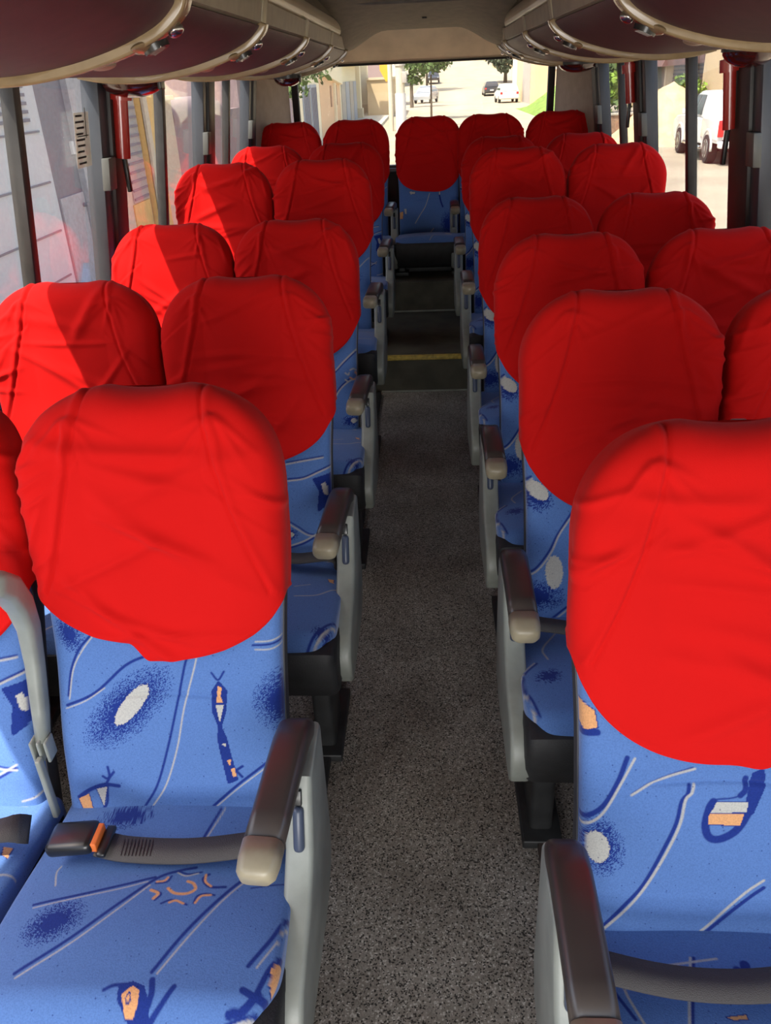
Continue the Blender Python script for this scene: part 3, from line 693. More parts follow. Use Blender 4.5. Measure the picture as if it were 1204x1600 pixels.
def seat(x, y, raise_, sd, typ, label, back, cush, cov, belt=None, floor=0.0, mid=True, arm=0.0):
    """sd=+1: aisle on +x (left bank), -1: aisle on -x; typ 'aisle' / 'window' / 'centre'"""
    o = empty('bus_seat', (x,y,raise_), label, 'seat', 'red covered bus seats')
    part('backrest', 'back'+back, lambda: mk_back(PAT[back], ord(back[0]), .0014 if back in 'AB' else .0021), o)
    part('back_shell', 'shell', lambda: mk_shell(), o)
    c = part('headrest_cover', 'cov%s' % (cov,), lambda: mk_cover(cov[0], cov[1]), o); c['label'] = 'red stretch cloth cover'
    cz = -.04 if arm < -.05 else 0; cx = .018*sd if typ == 'aisle' else 0
    part('seat_cushion', 'cush'+cush, lambda: mk_cushion(PAT[cush], ord(cush[0])+5, .0014 if cush[0] in 'AB' else .0021), o).location = (cx,0,cz)
    part('seat_pan', 'pan', mk_pan, o).location = (cx,0,cz)
    part('seat_frame', 'xbar', mk_crossbar, o)
    h = raise_-floor
    if typ != 'centre' or True:
        part('leg', 'leg%d_%.2f' % (sd,h), lambda: mk_leg(sd,h), o)
    if typ in ('window','centre'):
        part('leg', 'leg%d_%.2f' % (-sd,h), lambda: mk_leg(-sd,h), o)
    if typ == 'aisle':
        p = part('side_panel', 'panel%d' % sd, lambda: mk_panel(sd), o); p['label'] = 'grey green plastic side panel'; p.location = (-.010*sd,arm,0)
        part('recline_lever', 'lever%d' % sd, lambda: mk_lever(sd), p); part('lever_slot', 'slot%d' % sd, lambda: mk_leverslot(sd), p)
        a = part('armrest', 'pad%d' % sd, lambda: mk_pad(sd), o); a.location = (-.010*sd,arm,0); part('end_cap', 'cap%d' % sd, lambda: mk_cap(sd), a)['label'] = 'beige armrest tip'
    if typ == 'aisle' and mid:
        q = part('folded_armrest', 'mid', lambda: mk_midarm(sd), o); q.location = (-sd*.223,0,0)
        k = part('pivot', 'midp', mk_midpivot, q)
    if belt:
        b = part('seat_belt', 'belt%d%s' % (sd,belt), lambda: mk_belt(sd,belt), o); b.location = (0,0,cz)
        if belt == 'buckled':
            part('buckle', 'bk%d' % sd, lambda: mk_buckle(sd), b); part('release_button', 'bb%d' % sd, lambda: mk_bbutton(sd), b)
            part('tongue', 'tg%d' % sd, lambda: mk_tongue(sd), b); part('stitching', 'st%d' % sd, lambda: mk_stitch(sd), b)
    return o

aL, bL, aR, bR, cC = -.470, -.922, .424, .882, .013
Y_ = dict(L1=1.225,L2=2.046,L3=2.965,L4=3.875,L5=5.016,L6=5.898,R1=1.043,R2=1.787,R3=2.502,R4=3.321,R5=4.091,R6=5.035,R7=5.905,C=5.935)
r1, r2, r3 = .12, .11, .192
R_ = [(3,'round'),(11,'round'),(23,'round'),(37,'dip'),(41,'round')]
seats = [
 # x, row, raise, sd, typ, label, back, cush, cover, belt, floor
 (aL,'L1',0,1,'aisle','seat with the black buckled lap belt and crooked hem on its red cover','A','A2',(5,'kink'),'buckled',0),
 (bL,'L1',0,1,'window','front window seat cut off by the frame edge, beside the upright grey folded armrest','D','D2',R_[0],'lap',0),
 (aL,'L2',0,1,'aisle','aisle seat directly behind the one with the black buckled belt','D','D2',R_[1],'loose',0),
 (bL,'L2',0,1,'window','window seat with widest bright sunlit left half of red cover, nearest the notice sticker','C','C2',R_[2],None,0),
 (aL,'L3',0,1,'aisle','third aisle seat on the sunny side, small round flower motif below its red cover','E','D2',R_[3],None,0),
 (bL,'L3',0,1,'window','window seat with a triangular fold shadow on its sunlit red cover','D','D2',R_[4],None,0),
 (aL,'L4',r1,1,'aisle','fourth aisle seat on the sunny side, just in front of the yellow edged step','C','C2',R_[0],None,0),
 (bL,'L4',r1,1,'window','window seat half lit by sun, fourth from the front on the sunny side','D','C2',R_[3],None,0),
 (aL,'L5',r2,1,'aisle','aisle seat on the sunny side standing on the yellow edged step','D','C2',R_[2],None,.2),
 (bL,'L5',r2,1,'window','sunny side window seat in the row just ahead of the rear bench','C','C2',R_[1],None,.2),
 (aL,'L6',r3,1,'aisle','rear row seat just left of the empty gap beside the middle seat','C','C2',R_[4],None,.39),
 (bL,'L6',r3,1,'window','rear row corner seat by the left beige pillar panel','D','C2',R_[0],None,.39),
 (cC,'C',r3,1,'centre','middle seat of the rear row at the far end of the aisle','F','C2',(53,'round'),None,.39),
 (aR,'R1',-.010,-1,'aisle','nearest aisle seat on the shaded side, white spot and orange patch on its blue backrest','B','B2',(61,'dip'),'lap',0),
 (aR,'R2',0,-1,'aisle','second aisle seat on the shaded side, two white spots beside its red cover','G','H2',R_[1],'lap',0),
 (bR,'R2',0,-1,'window','second window seat on the shaded side, cut by the right frame edge','C','C2',R_[2],None,0),
 (aR,'R3',0,-1,'aisle','third aisle seat on the shaded side, behind the seat with two white spots','G','H2',R_[0],None,0),
 (bR,'R3',0,-1,'window','window seat on the shaded side in front of the big window post with red tube','C','C2',R_[3],None,0),
 (aR,'R4',0,-1,'aisle','fourth aisle seat on the shaded side, low among taller red covers behind it','G','H2',R_[4],None,0),
 (bR,'R4',0,-1,'window','window seat on the shaded side just below the white pickup outside','C','C2',R_[1],None,0),
 (aR,'R5',r1,-1,'aisle','fifth aisle seat on the shaded side, raised and square topped','G','H2',R_[3],None,0),
 (bR,'R5',r1,-1,'window','window seat on the shaded side below the sand pile, raised with wrinkled right ear','C','C2',R_[2],None,0),
 (aR,'R6',r2,-1,'aisle','aisle seat on the shaded side standing on the yellow edged step, mostly hidden','G','H2',R_[0],None,.2),
 (bR,'R6',r2,-1,'window','window seat on the shaded side one row ahead of the rear bench','C','C2',R_[4],None,.2),
 (aR,'R7',r3,-1,'aisle','rear row seat right of the middle seat','C','C2',R_[1],None,.39),
 (bR,'R7',r3,-1,'window','rear row corner seat by the right beige pillar panel','C','C2',R_[3],None,.39),
]
for x, row, rs, sd, typ, lab, bk, cu, cv, bt, fl in seats:
    seat(x, Y_[row], rs, sd, typ, lab, bk, cu, cv, bt, fl, mid=row not in ('L6','R7'), arm={'R1':-.051,'L2':.028}.get(row, -.028 if row[0]=='R' else .0))

# ------------------------------------------------------------------ the bus body
def wx(side, z):
    """inner face of the side wall; leans inward above the sill"""
    return (-(1.20 - .135*max(0,z-.84)) if side < 0 else 1.16 - .135*max(0,z-.84))
def slab(name, side, y0, y1, z0, z1, o0, o1, m, parent=None, r=0.0, nz=1):
    """piece of side wall between depths o0..o1 outward of the inner face"""
    bm = bmesh.new(); rows = []
    for i in range(nz+1):
        z = z0+(z1-z0)*i/nz; rows.append([bm.verts.new((wx(side,z)+side*o, y, z)) for o,y in ((o0,y0),(o0,y1),(o1,y1),(o1,y0))])
    for a, b in zip(rows[:-1], rows[1:]):
        for j in range(4): bm.faces.new((a[j],a[(j+1)%4],b[(j+1)%4],b[j]))
    bm.faces.new(rows[0][::-1]); bm.faces.new(rows[-1])
    if r: bmesh.ops.bevel(bm, geom=bm.edges[:], offset=r, segments=2, profile=.5, affect='EDGES')
    return from_bm(name, bm, m, parent)
S_ = lambda o: tag(o, kind='structure')
Yb, Yf = 6.34, -2.2
# floors: main gangway floor and the two raised rear levels
S_(box('floor', (-.02,1.025,-.03), (2.48,6.45,.06), 'floor'))
S_(box('floor', (-.02,4.725,.08), (2.48,.95,.24), 'carpet', r=.004))
S_(box('floor', (-.02,5.80,.175), (2.48,1.19,.43), 'carpet', r=.004))
e = empty('step_edge_strip', (-.035,4.244,.2), 'brass yellow edging strip across the nose of the aisle step', 'edge strip')
box('tread', (0,.010,.004), (.47,.028,.008), 'yellow', e, .003); box('nose_lip', (0,-.004,-.006), (.47,.008,.018), 'yellow', e, .003)
tag(box('step_welding_bead', (-.02,4.247,.004), (.50,.012,.010), 'panel', r=.004), 'thin pale bead along the foot of the lower aisle step', 'edge strip')
tag(box('step_welding_bead', (-.02,5.198,.205), (.50,.012,.012), 'panel', r=.005), 'thin pale bead along the foot of the upper aisle step', 'edge strip')
for x, lab in ((-.287,'dark seat mounting rail on the floor along the sunny side of the aisle'),(.245,'dark rusty seat mounting rail on the floor along the shaded side of the aisle')):
    t = tag(box('floor_rail', (x,1.1,.010), (.035,6.2,.020), 'rust' if x>0 else 'steel', r=.003), lab, 'floor rail')
S_(slab('wall_left', -1, Yf, Yb, -.9, .84, 0, .05, 'lowwall')); S_(slab('wall_right', 1, Yf, Yb, -.9, .84, 0, .05, 'lowwall'))
S_(slab('wall_left', -1, Yf, Yb, 1.60, 2.0, 0, .05, 'ceil')); S_(slab('wall_right', 1, Yf, Yb, 1.60, 2.0, 0, .05, 'ceil'))
S_(slab('trim_1', -1, Yf, 5.75, .80, .845, -.035, .0, 'frame', r=.006)); S_(slab('trim_2', 1, Yf, 5.75, .80, .845, -.035, .0, 'frame', r=.006))
S_(box('ceiling', (-.02,1.60,1.975), (2.3,7.6,.05), 'ceil'))
S_(box('wall_front', (-.02,Yf,-.05), (2.46,.05,1.7), 'dark'))

POSTS = {-1:[(1.30,1.50),(2.965,3.165),(4.40,4.60),(5.58,5.76)], 1:[(1.30,1.50),(2.90,3.17),(4.43,4.65),(5.58,5.78)]}
MULL = {-1:[2.37,3.735,5.02], 1:[2.30,3.745,5.06]}
wn = 0
for sd in (-1,1):
    ps = POSTS[sd]
    for i, (a, b) in enumerate(ps):
        S_(slab('trim_3', sd, a+.075, b, .84, 1.62, -.028, .05, 'frame', r=.008))
        p = S_(slab('trim_4', sd, a-.004, a+.078, .84, 1.62, -.016, .045, 'alu', r=.006))
    for i in range(3):
        wn += 1; y0, y1 = ps[i][1], ps[i+1][0]; ym = MULL[sd][i]
        w = S_(slab('window_%d' % wn, sd, y0, y1, .845, .872, -.012, .04, 'frame'))
        slab('top_rail', sd, y0, y1, 1.59, 1.625, -.008, .04, 'frame', w)
        slab('mullion', sd, ym-.022, ym+.022, .86, 1.62, -.012, .028, 'frame', w, r=.005)
        g = slab('pane', sd, y0, ym, .86, 1.60, .012, .016, 'glass', w); slab('pane', sd, ym, y1, .86, 1.60, .024, .028, 'glass', w)
        slab('edge_seal', sd, ym+.024, ym+.032, .86, 1.62, -.002, .026, 'dark', w)
        slab('latch', sd, y1-.012, y1+.060, 1.24, 1.345, -.040, -.012, 'latch', w, r=.004)
    # short stretch of solid side behind the last post
    S_(slab('wall_left' if sd < 0 else 'wall_right', sd, 5.76, Yb, .84, 1.62, 0, .05, 'pillar'))
# rear corner lining panels, chamfering side wall to rear wall
for sd, nm in ((-1,'wall_rear_left'),(1,'wall_rear_right')):
    x0 = wx(sd,1.2)-sd*.005; cx = -.945 if sd < 0 else .885
    bm = bmesh.new()
    bm_prism(bm, [(x0+.02*sd,5.74),(x0-.03*sd,5.765),(cx+sd*.005,6.245),(cx+sd*.02,6.34),(x0+.02*sd,6.34)], .40, 1.66, 'z', .012)
    S_(from_bm(nm, bm, 'pillar'))
    b = S_(box('trim_5', (cx+sd*.040,6.235,1.2), (.016,.02,.9), 'pillar', r=.005))
S_(box('wall_rear', (-.02,6.34,.20), (2.46,.06,1.50), 'dark')); S_(box('wall_rear', (-.02,6.34,1.83), (2.46,.06,.40), 'ceil'))
w = S_(box('window_7', (-.03,6.30,.955), (1.90,.11,.030), 'alu', r=.008))
box('gasket', (-.915,6.315,1.3), (.045,.06,.74), 'dark', w, .006); box('gasket', (.868,6.315,1.3), (.045,.06,.74), 'dark', w, .006)
box('gasket', (-.03,6.315,1.632), (1.84,.05,.012), 'dark', w, .003); box('pane', (-.03,6.33,1.3), (1.84,.005,.72), 'rglass', w)
box('lower_seal', (-.03,6.31,.978), (1.84,.06,.02), 'frame', w, .006)

# ceiling lining at the back: dips down to a curved lip over the rear window, with a paler header behind it
def zlip(x): return 1.812 - .115*float(sstep(.22,.52,abs(x+.02)))
nx, ns = 61, 24; V = []
for i in range(nx):
    x = -1.12 + 2.2*i/(nx-1)
    for j in range(ns+1):
        t = j/ns; y = 4.5 + 1.44*t; z = 1.948 + (zlip(x)-1.948)*float(sstep(0,1,t))**1.25
        V.append((x,y,z))
    V.append((x,5.952,zlip(x)+.006)); V.append((x,5.955,zlip(x)+.03)); V.append((x,5.97,1.98))
k = ns+4
S_(mesh('ceiling', V, [(i*k+j,(i+1)*k+j,(i+1)*k+j+1,i*k+j+1) for i in range(nx-1) for j in range(k-1)], 'ceil'))
V = [(x,y,z) for i in range(nx) for x in (-1.12+2.2*i/(nx-1),) for (y,z) in ((5.96,1.93),(6.06,1.86),(6.17,1.75),(6.26,1.66),(6.33,1.632))]
S_(mesh('trim_6', V, [(i*5+j,(i+1)*5+j,(i+1)*5+j+1,i*5+j+1) for i in range(nx-1) for j in range(4)], 'header'))
# shallow moulded frame in the ceiling lining and a little fixing hole
P = []
for a, b in rrect(.86,1.5,.22,8): P.append((-.03+a, 4.35+b))
P.append(P[0])
def zc(y): t = max(0,min(1,(y-4.5)/1.44)); return 1.948 + (1.812-1.948)*float(sstep(0,1,t))**1.25
path = [(x,y,zc(y)-.002) for x,y in P]
v, f = sweep(path, lambda i: [(.010*math.cos(q*math.pi/4),.008*math.sin(q*math.pi/4)) for q in range(8)], caps=False, side=Vector((.3,.2,1)))
tag(mesh('hatch_seam', v, f, 'lowwall'), 'moulded rounded outline of the hatch in the ceiling lining', 'hatch trim')
tag(box('fixing_hole_cap', (at(663,36,5.5).x,5.5,zc(5.5)-.002), (.028,.03,.008), 'dark', r=.003), 'tiny dark cap in the middle of the ceiling lining over rear window', 'fixing cap')

# ------------------------------------------------------------------ overhead racks
RP = [(-.500,1.716),(-.512,1.694),(-.55,1.664),(-.62,1.634),(-.70,1.611),(-.77,1.597),(-.85,1.587),(-.93,1.584),(-1.02,1.590),(-1.10,1.605)]
RP = [tuple(p) for p in catmull(RP, 4)]
def rmap(sd, x): return x if sd < 0 else -x-.028
def rnormal(i):
    a, b = RP[max(i-1,0)], RP[min(i+1,len(RP)-1)]; dx, dz = b[0]-a[0], b[1]-a[1]; L = math.hypot(dx,dz); return (-dz/L*-1*-1, dx/L) if False else (dz/L, -dx/L)
def strip_mesh(name, sd, y0, y1, off0, off1, m, parent, i0=0, i1=None, edge=0.0):
    i1 = len(RP) if i1 is None else i1; ins = []; outs = []
    for i in range(i0, i1):
        nx_, nz_ = rnormal(i)
        if nz_ > 0: nx_, nz_ = -nx_, -nz_
        ins.append((RP[i][0]+nx_*off0, RP[i][1]+nz_*off0)); outs.append((RP[i][0]+nx_*off1, RP[i][1]+nz_*off1))
    bm = bmesh.new(); pts = [(rmap(sd,p[0]),p[1]) for p in ins+outs[::-1]]
    bm_prism(bm, pts, y0, y1, 'y', edge); return from_bm(name, bm, m, parent)
RIBS = {-1:[-.1,.95,1.945,2.885,3.90,4.92,5.83], 1:[-.2,1.15,2.33,3.50,4.40,5.50,5.95]}
def rack(sd):
    lab = ('maroon lined overhead luggage rack with tan ribs above the sunny windows' if sd < 0 else 'dark lined overhead luggage rack with tan ribs above the shaded windows')
    o = empty('luggage_rack', (0,0,0), lab, 'luggage rack', 'overhead racks'); rb = RIBS[sd]; o.location = (0,0,0)
    for y0, y1 in zip(rb[:-1], rb[1:]):
        strip_mesh('lining_panel', sd, y0+.02, y1-.02, -.03, 0, 'maroon', o, i0=2)
        bm = bmesh.new(); bm_prism(bm, [(rmap(sd,a),b) for a,b in ((-.500,1.714),(-.490,1.772),(-.53,1.772),(-.535,1.70))], y0+.012, y1-.012, 'y', .003)
        from_bm('front_strip', bm, 'strip', o)
    L = rb[-1]
    v, f = sweep([(rmap(sd,-.530),y,1.812) for y in (rb[0],L-.10)], lambda i: [(.047*math.cos(q*math.pi/10),.045*math.sin(q*math.pi/10)) for q in range(20)])
    mesh('front_rail', v, f, 'tube', o)
    v, f = sweep([(rmap(sd,-.530),y,1.812) for y in (L-.102,L-.02,L+.01,L+.03)], lambda i: [((.051,.051,.045,.03)[i]*math.cos(q*math.pi/10),(.049,.049,.043,.03)[i]*math.sin(q*math.pi/10)) for q in range(20)])
    mesh('rail_end_cap', v, f, 'tube', o)
    # closed back of the rack up to roof and side wall, end plate
    for y in (L,): 
        bm = bmesh.new(); bm_prism(bm, [(rmap(sd,a),b) for a,b in [(p[0],p[1]+.012) for p in RP]+[(-1.06,1.93),(-.60,1.93),(-.52,1.85)]], y-.02, y+.01, 'y', .004); from_bm('end_plate', bm, 'tan', o)
    bm = bmesh.new(); bm_prism(bm, [(rmap(sd,a),b) for a,b in ((-.50,1.845),(-.52,1.84),(-.60,1.95),(-.575,1.95))], rb[0], L, 'y'); from_bm('upper_skirt', bm, 'ceil', o)
    for q, y in enumerate(rb):
        if y < 1.2: continue
        last = (q == len(rb)-1); wd = .020 if last else .036
        r = strip_mesh('rib', sd, y-wd, y+wd, -.02, .014, 'tan', o, edge=.007)
        strip_mesh('raised_band', sd, y-wd-.012, y-wd+.010, -.01, .020, 'tan', r, edge=.006)
        bm = bmesh.new(); bm_prism(bm, [(rmap(sd,a),b) for a,b in ((-.497,1.712),(-.484,1.776),(-.52,1.776),(-.525,1.70))], y-wd, y+wd, 'y', .004); from_bm('strip_joint', bm, 'cap', r)
        def on(i, d, dy=0):
            nx_, nz_ = rnormal(i)
            if nz_ > 0: nx_, nz_ = -nx_, -nz_
            return Vector((rmap(sd, RP[i][0]+nx_*d), y+dy, RP[i][1]+nz_*d)), Vector((nx_*(1 if sd<0 else -1),0,nz_))
        # air nozzle with slats in a raised oval housing, and a reading lamp beside it
        c, n = on(11, .014, .012); Rm = n.to_track_quat('Z','Y').to_matrix().to_4x4(); s = .6 if last else 1.0
        bm = bmesh.new(); bmesh.ops.create_uvsphere(bm, u_segments=24, v_segments=12, radius=1, matrix=Matrix.Translation(c) @ Rm @ Matrix.Diagonal((.034*s,.095*s,.018,1)) if False else Matrix.Translation(c) @ Rm @ Matrix.Diagonal((.080*s,.026*s,.010,1)))
        hs = from_bm('nozzle_housing', bm, 'tan', r)
        c2, n2 = on(10, .024, .010); R2 = n2.to_track_quat('Z','Y').to_matrix().to_4x4()
        bm = bmesh.new(); bmesh.ops.create_cone(bm, cap_ends=True, segments=24, radius1=.030*s, radius2=.028*s, depth=.012, matrix=Matrix.Translation(c2) @ R2)
        from_bm('air_nozzle', bm, 'black', r)
        bm = bmesh.new(); 
        for dd in (-.018,-.006,.006,.018): bm_box(bm, c2 + R2.to_3x3() @ Vector((dd*s,0,.0055)), (.0022*s,.036*s,.003), 0, R2.to_3x3() @ Matrix.Rotation(.35,3,'Z'))
        from_bm('nozzle_slats', bm, 'chrome', r)
        c3, n3 = on(7, .018, .016); R3 = n3.to_track_quat('Z','Y').to_matrix().to_4x4()
        bm = bmesh.new(); bmesh.ops.create_uvsphere(bm, u_segments=20, v_segments=10, radius=1, matrix=Matrix.Translation(c3) @ R3 @ Matrix.Diagonal((.026*s,.018*s,.012,1))); from_bm('reading_lamp', bm, 'chrome', r)
        c4, n4 = on(16, .014, .012); R4 = n4.to_track_quat('Z','Y').to_matrix().to_4x4()
        bm = bmesh.new(); bmesh.ops.create_uvsphere(bm, u_segments=20, v_segments=10, radius=1, matrix=Matrix.Translation(c4) @ R4 @ Matrix.Diagonal((.060*s,.022*s,.008,1))); from_bm('switch_plate', bm, 'cap', r)
    return o
rack(-1); rack(1)
def side_lamp(x, y, z, sx, sy, lab):
    o = empty('side_lamp', (x,y,z), lab, 'lamp', 'dark red lamps under the racks')
    bm = bmesh.new(); bmesh.ops.create_uvsphere(bm, u_segments=28, v_segments=14, radius=1, matrix=Matrix.Diagonal((sx,sy,.048,1)))
    bmesh.ops.delete(bm, geom=[v for v in bm.verts if v.co.z > .002], context='VERTS'); 
    bmesh.ops.holes_fill(bm, edges=[e for e in bm.edges if e.is_boundary]); from_bm('lens', bm, 'lampred', o)
    bm = bmesh.new(); bmesh.ops.create_cone(bm, cap_ends=True, segments=32, radius1=1, radius2=1, depth=.022, matrix=Matrix.Translation((0,0,.008)) @ Matrix.Diagonal((sx*1.04,sy*1.04,1,1))); from_bm('base_ring', bm, 'black', o)
    box('clip', (sx*.96,-sy*.2,-.008), (.012,.05,.036), 'black', o, .003)
side_lamp(-.985,3.02,1.572,.105,.09,'large dark red lamp under the rack by the first left window post')
side_lamp(-.855,5.62,1.570,.085,.07,'dark red lamp under the rack end by the left rear pillar panel')
side_lamp(.905,5.50,1.574,.11,.08,'dark red lamp under the rack end by the right rear pillar panel')
side_lamp(.99,2.86,1.578,.08,.08,'dark red lamp under the rack by the big right window post')

def red_tube(sd, y, z0, lab, r=.021):
    x0 = wx(sd,z0)-sd*.050; x1 = wx(sd,1.575)-sd*.050; o = empty('red_post_tube', (x1,y,1.57), lab, 'red tube', 'red tubes on window posts')
    d = Vector((x0-x1,0,z0-1.57)); cyl('tube', (0,0,0), d, r, 'redtube', o, r2=r*.96, seg=24); cyl('collar', (0,0,-.012), Vector((0,0,-.012))+d.normalized()*.038, r*1.5, 'redtube', o, seg=24)
    box('bracket', d+Vector((-sd*.005,-.004,-.055)), (.014,.022,.115), 'black', o, .003)
red_tube(1, 3.10, 1.345, 'glossy red tube with collar on the big right window post'); red_tube(1, 4.60, 1.385, 'glossy red tube on the second right window post, nearer the rear', .024)
red_tube(-1, 3.075, 1.335, 'glossy red tube below the large lamp on the first left window post', .026)
# notice sticker on the first left window
st_ = empty('notice_sticker', (wx(-1,1.41)+.0165-.026,2.85,1.41), 'small translucent notice with printed lines stuck on the left window', 'sticker')
th = math.atan(.135)
def stick(name, y, z, w_, h_, m, dx): 
    o = box(name, (0,0,0), (.0012,w_,h_), m, st_); o.location = (dx+.135*(z),y,z); o.rotation_euler = (0,th,0); return o
stick('film', 0,0,.125,.165,'paper',.004)
for q in range(9): 
    stick('text_line', -.025+.004*(q%3), (.072-.0175*q), .055+.008*((q*5)%3), .006, 'ink', .0056)
stick('rule', .030,.05,.004,.09,'ink',.0056); stick('rule', .0,-.0155+.028,.09,.003,'ink',.0058)

# ------------------------------------------------------------------ outside: street, houses, cars, trees (street level is z = -0.9)
G = -.9
def road_z(y): return G + max(0,y-105)*.045 + max(0,y-105)**2*.00006
ys = [-60,-20,20,60,90,105,120,140,170,200,240,280,330,380,430]
V = []; 
for y in ys: V += [(-70,y,road_z(y)),(90,y,road_z(y))]
S_(mesh('street', V, [(2*i,2*i+1,2*i+3,2*i+2) for i in range(len(ys)-1)], 'street'))
S_(prism('sidewalk', [(-4.5,G-.1),(-4.5,G+.14),(-2.5,G+.14),(-2.45,G-.1)], 2, 75, 'y', 'pave'))

def wallbox(name, x0, x1, y0, y1, z0, z1, m, parent=None): return box(name, ((x0+x1)/2,(y0+y1)/2,(z0+z1)/2), (abs(x1-x0),y1-y0,z1-z0), m, parent)
def facade(name, y0, y1, h, m, label, cat='building', x=-4.5, d=3.0):
    o = empty(name, (x,(y0+y1)/2,G), label, cat); wallbox('wall', -d, 0, -(y1-y0)/2, (y1-y0)/2, 0, h-G, m, o); return o
o = facade('garage_wall', 3.0, 10.2, 3.2, 'whitewall', 'white panelled garage wall with dark joints and louvres outside the first left window', 'wall')
for q, z in enumerate((.42,.95,1.50,2.05)): wallbox('panel_joint', -.01, .012, -3.6, 3.5, z, z+.022, 'greydoor', o)
v_ = wallbox('louvre_vent', -.01, .01, 1.6, 3.3, 2.15, 2.85, 'whitewall', o)
for q in range(8): wallbox('slat', .01, .03, 1.62, 3.28, 2.17+.085*q, 2.205+.085*q, 'greydoor', v_)
o = facade('metal_door', 10.2, 11.0, 2.4, 'greydoor', 'dark grey metal door with paler lower half beside the white garage wall', 'door')
wallbox('lower_panel', -.01, .02, -.36, .38, 0.05, 1.30, 'palegrey', o); cyl('door_handle', (.02,.30,1.15), (.08,.30,1.15), .025, 'greydoor', o); wallbox('intercom', -.01, .03, .30, .38, 1.75, 1.90, 'whitewall', o)
o = facade('plaster_pier', 11.0, 11.75, 3.2, 'palegrey', 'pale grey plaster pier between metal door and ochre house', 'wall', x=-4.42); wallbox('edge_strip', -.01, .03, .27, .37, 0, 4.1, 'cream', o)
o = facade('ochre_house', 11.75, 12.75, 3.4, 'ochre', 'ochre yellow house front seen past the notice sticker', 'building'); wallbox('base_band', -.01, .02, -.5, .5, 0, 1.55, 'beige', o); wallbox('drain_pipe', .02, .08, -.42, -.34, 0, 2.2, 'slat', o)
o = facade('shutter_house', 12.75, 13.68, 3.2, 'beige', 'small beige house front with a grey slatted shutter', 'building'); s = wallbox('shutter', -.01, .02, -.35, .38, .9, 2.7, 'slat', o)
for q in range(14): wallbox('slat', .02, .035, -.33, .36, .93+.125*q, .965+.125*q, 'greydoor', s)
wallbox('base_band', -.01, .018, -.4, .40, .0, .88, 'ochre', o)
o = facade('ochre_column', 13.7, 14.4, 3.2, 'ochre', 'narrow ochre column beside the shuttered house', 'wall', x=-4.4); wallbox('side_moulding', -.01, .04, -.35, -.15, 0, 4.1, 'beige', o)
o = facade('beige_pillar', 14.7, 15.7, 1.35, 'beige', 'tapered beige gate pillar seen through the second left window', 'wall'); wallbox('cap', -3.0, .05, -.55, .55, 2.25, 2.32, 'cream', o)
o = facade('mauve_wall', 15.7, 21.5, 1.05, 'mauve', 'low mauve brown wall with rounded top under bright sky', 'wall')
cyl('rounded_coping', (-.3,-2.9,1.95), (-.3,1.0,1.95), .32, 'mauve', o)
o = facade('grey_house', 21.5, 31.0, 1.9, 'mauve', 'grey mauve house side along the street past the left windows', 'building'); wallbox('gate', -.01, .03, -3.5, -.6, 0, 2.2, 'bluegate', o); wallbox('window_pane', -.01, .03, .8, 2.4, .95, 1.9, 'carglass', o)
o = facade('blue_gate_house', 31.0, 38.2, 2.2, 'cream', 'cream house with tall blue grey gates at the left of the rear window', 'building')
for y in (-1.9,.4): 
    g_ = wallbox('gate', -.01, .04, y, y+1.9, 0, 2.3, 'bluegate', o)
    for q in range(7): wallbox('bar', .04, .06, y+.15+.26*q, y+.21+.26*q, .1, 2.2, 'greydoor', g_)
o = facade('peach_house', 38.3, 47.4, 2.1, 'peach', 'peach house with a sloping white cornice seen through the rear window', 'building')
prism('cornice', [(-4.5,2.7),(4.5,2.2),(4.5,3.2),(-4.5,3.45)], -.6, .18, 'x', 'cream', o)
for y in (-.4,2.2): wallbox('window_slot', -.01, .03, y, y+.5, 1.3, 2.2, 'brick', o)
wallbox('downpipe', .0, .12, 1.0, 1.35, 0, 2.3, 'cream', o)
o = facade('grey_gate_house', 47.5, 58.5, 3.4, 'cream', 'cream house with tall grey metal gates next to the peach house', 'building')
for q, y in enumerate((-5.0,-2.4,.4,3.0)): wallbox('gate', -.01, .05, y, y+2.2, 0, 2.3, 'bluegate' if q % 2 else 'slat', o)
wallbox('awning', -.2, .5, -5.4, 5.4, 3.2, 3.5, 'tanwall', o)
o = facade('portico', 58.5, 68, 5.2, 'tanwall', 'cream portico with two thick columns left of the utility pole', 'building', x=-5.2)
for y in (-4.4,3.6):
    c_ = wallbox('column', .2, .95, y, y+.9, 0, 6.0, 'cream', o); wallbox('column_base', .1, 1.05, y-.1, y+1.0, 0, .7, 'beige', c_)
o = facade('tan_boundary_wall', 62, 72, 1.45, 'tanwall', 'tan boundary wall with ivy on top beside the utility pole', 'wall', x=-2.3, d=1.7); wallbox('coping', -1.8, .08, -5.1, 5.1, 2.30, 2.45, 'beige', o)
o = empty('utility_pole', (-1.25,45,G), 'pale concrete utility pole with a white painted foot seen through the rear window', 'pole')
cyl('shaft', (0,0,0), (0,0,9), .24, 'concrete', o, r2=.18); cyl('painted_foot', (0,0,0), (0,0,1.7), .27, 'whitewall', o); box('meter_box', (.22,-.12,2.4), (.22,.3,.5), 'slat', o, .02); cyl('clamp', (0,0,2.9), (0,0,3.0), .27, 'slat', o); cyl('side_pole', (-.5,.2,0), (-.5,.2,8), .12, 'concrete', o)
p = at(601,98,58)
o = tag(prism('hanging_banner', [(-.35,1.4),(.35,1.4),(.35,-.5),(.05,-1.1),(-.35,-.4)], -.02, .02, 'y', 'banner'), 'orange pointed banner hanging before the dark house in rear window', 'banner'); o.location = p
o = facade('dark_house', 84, 94, 4.6, 'mauve', 'dark brown house behind the orange banner', 'building', x=-3.6, d=5)
prism('roof', [(-5.6,5.3),(0.4,5.3),(-2.6,6.8)], -5.3, 5.3, 'y', 'roof', o)

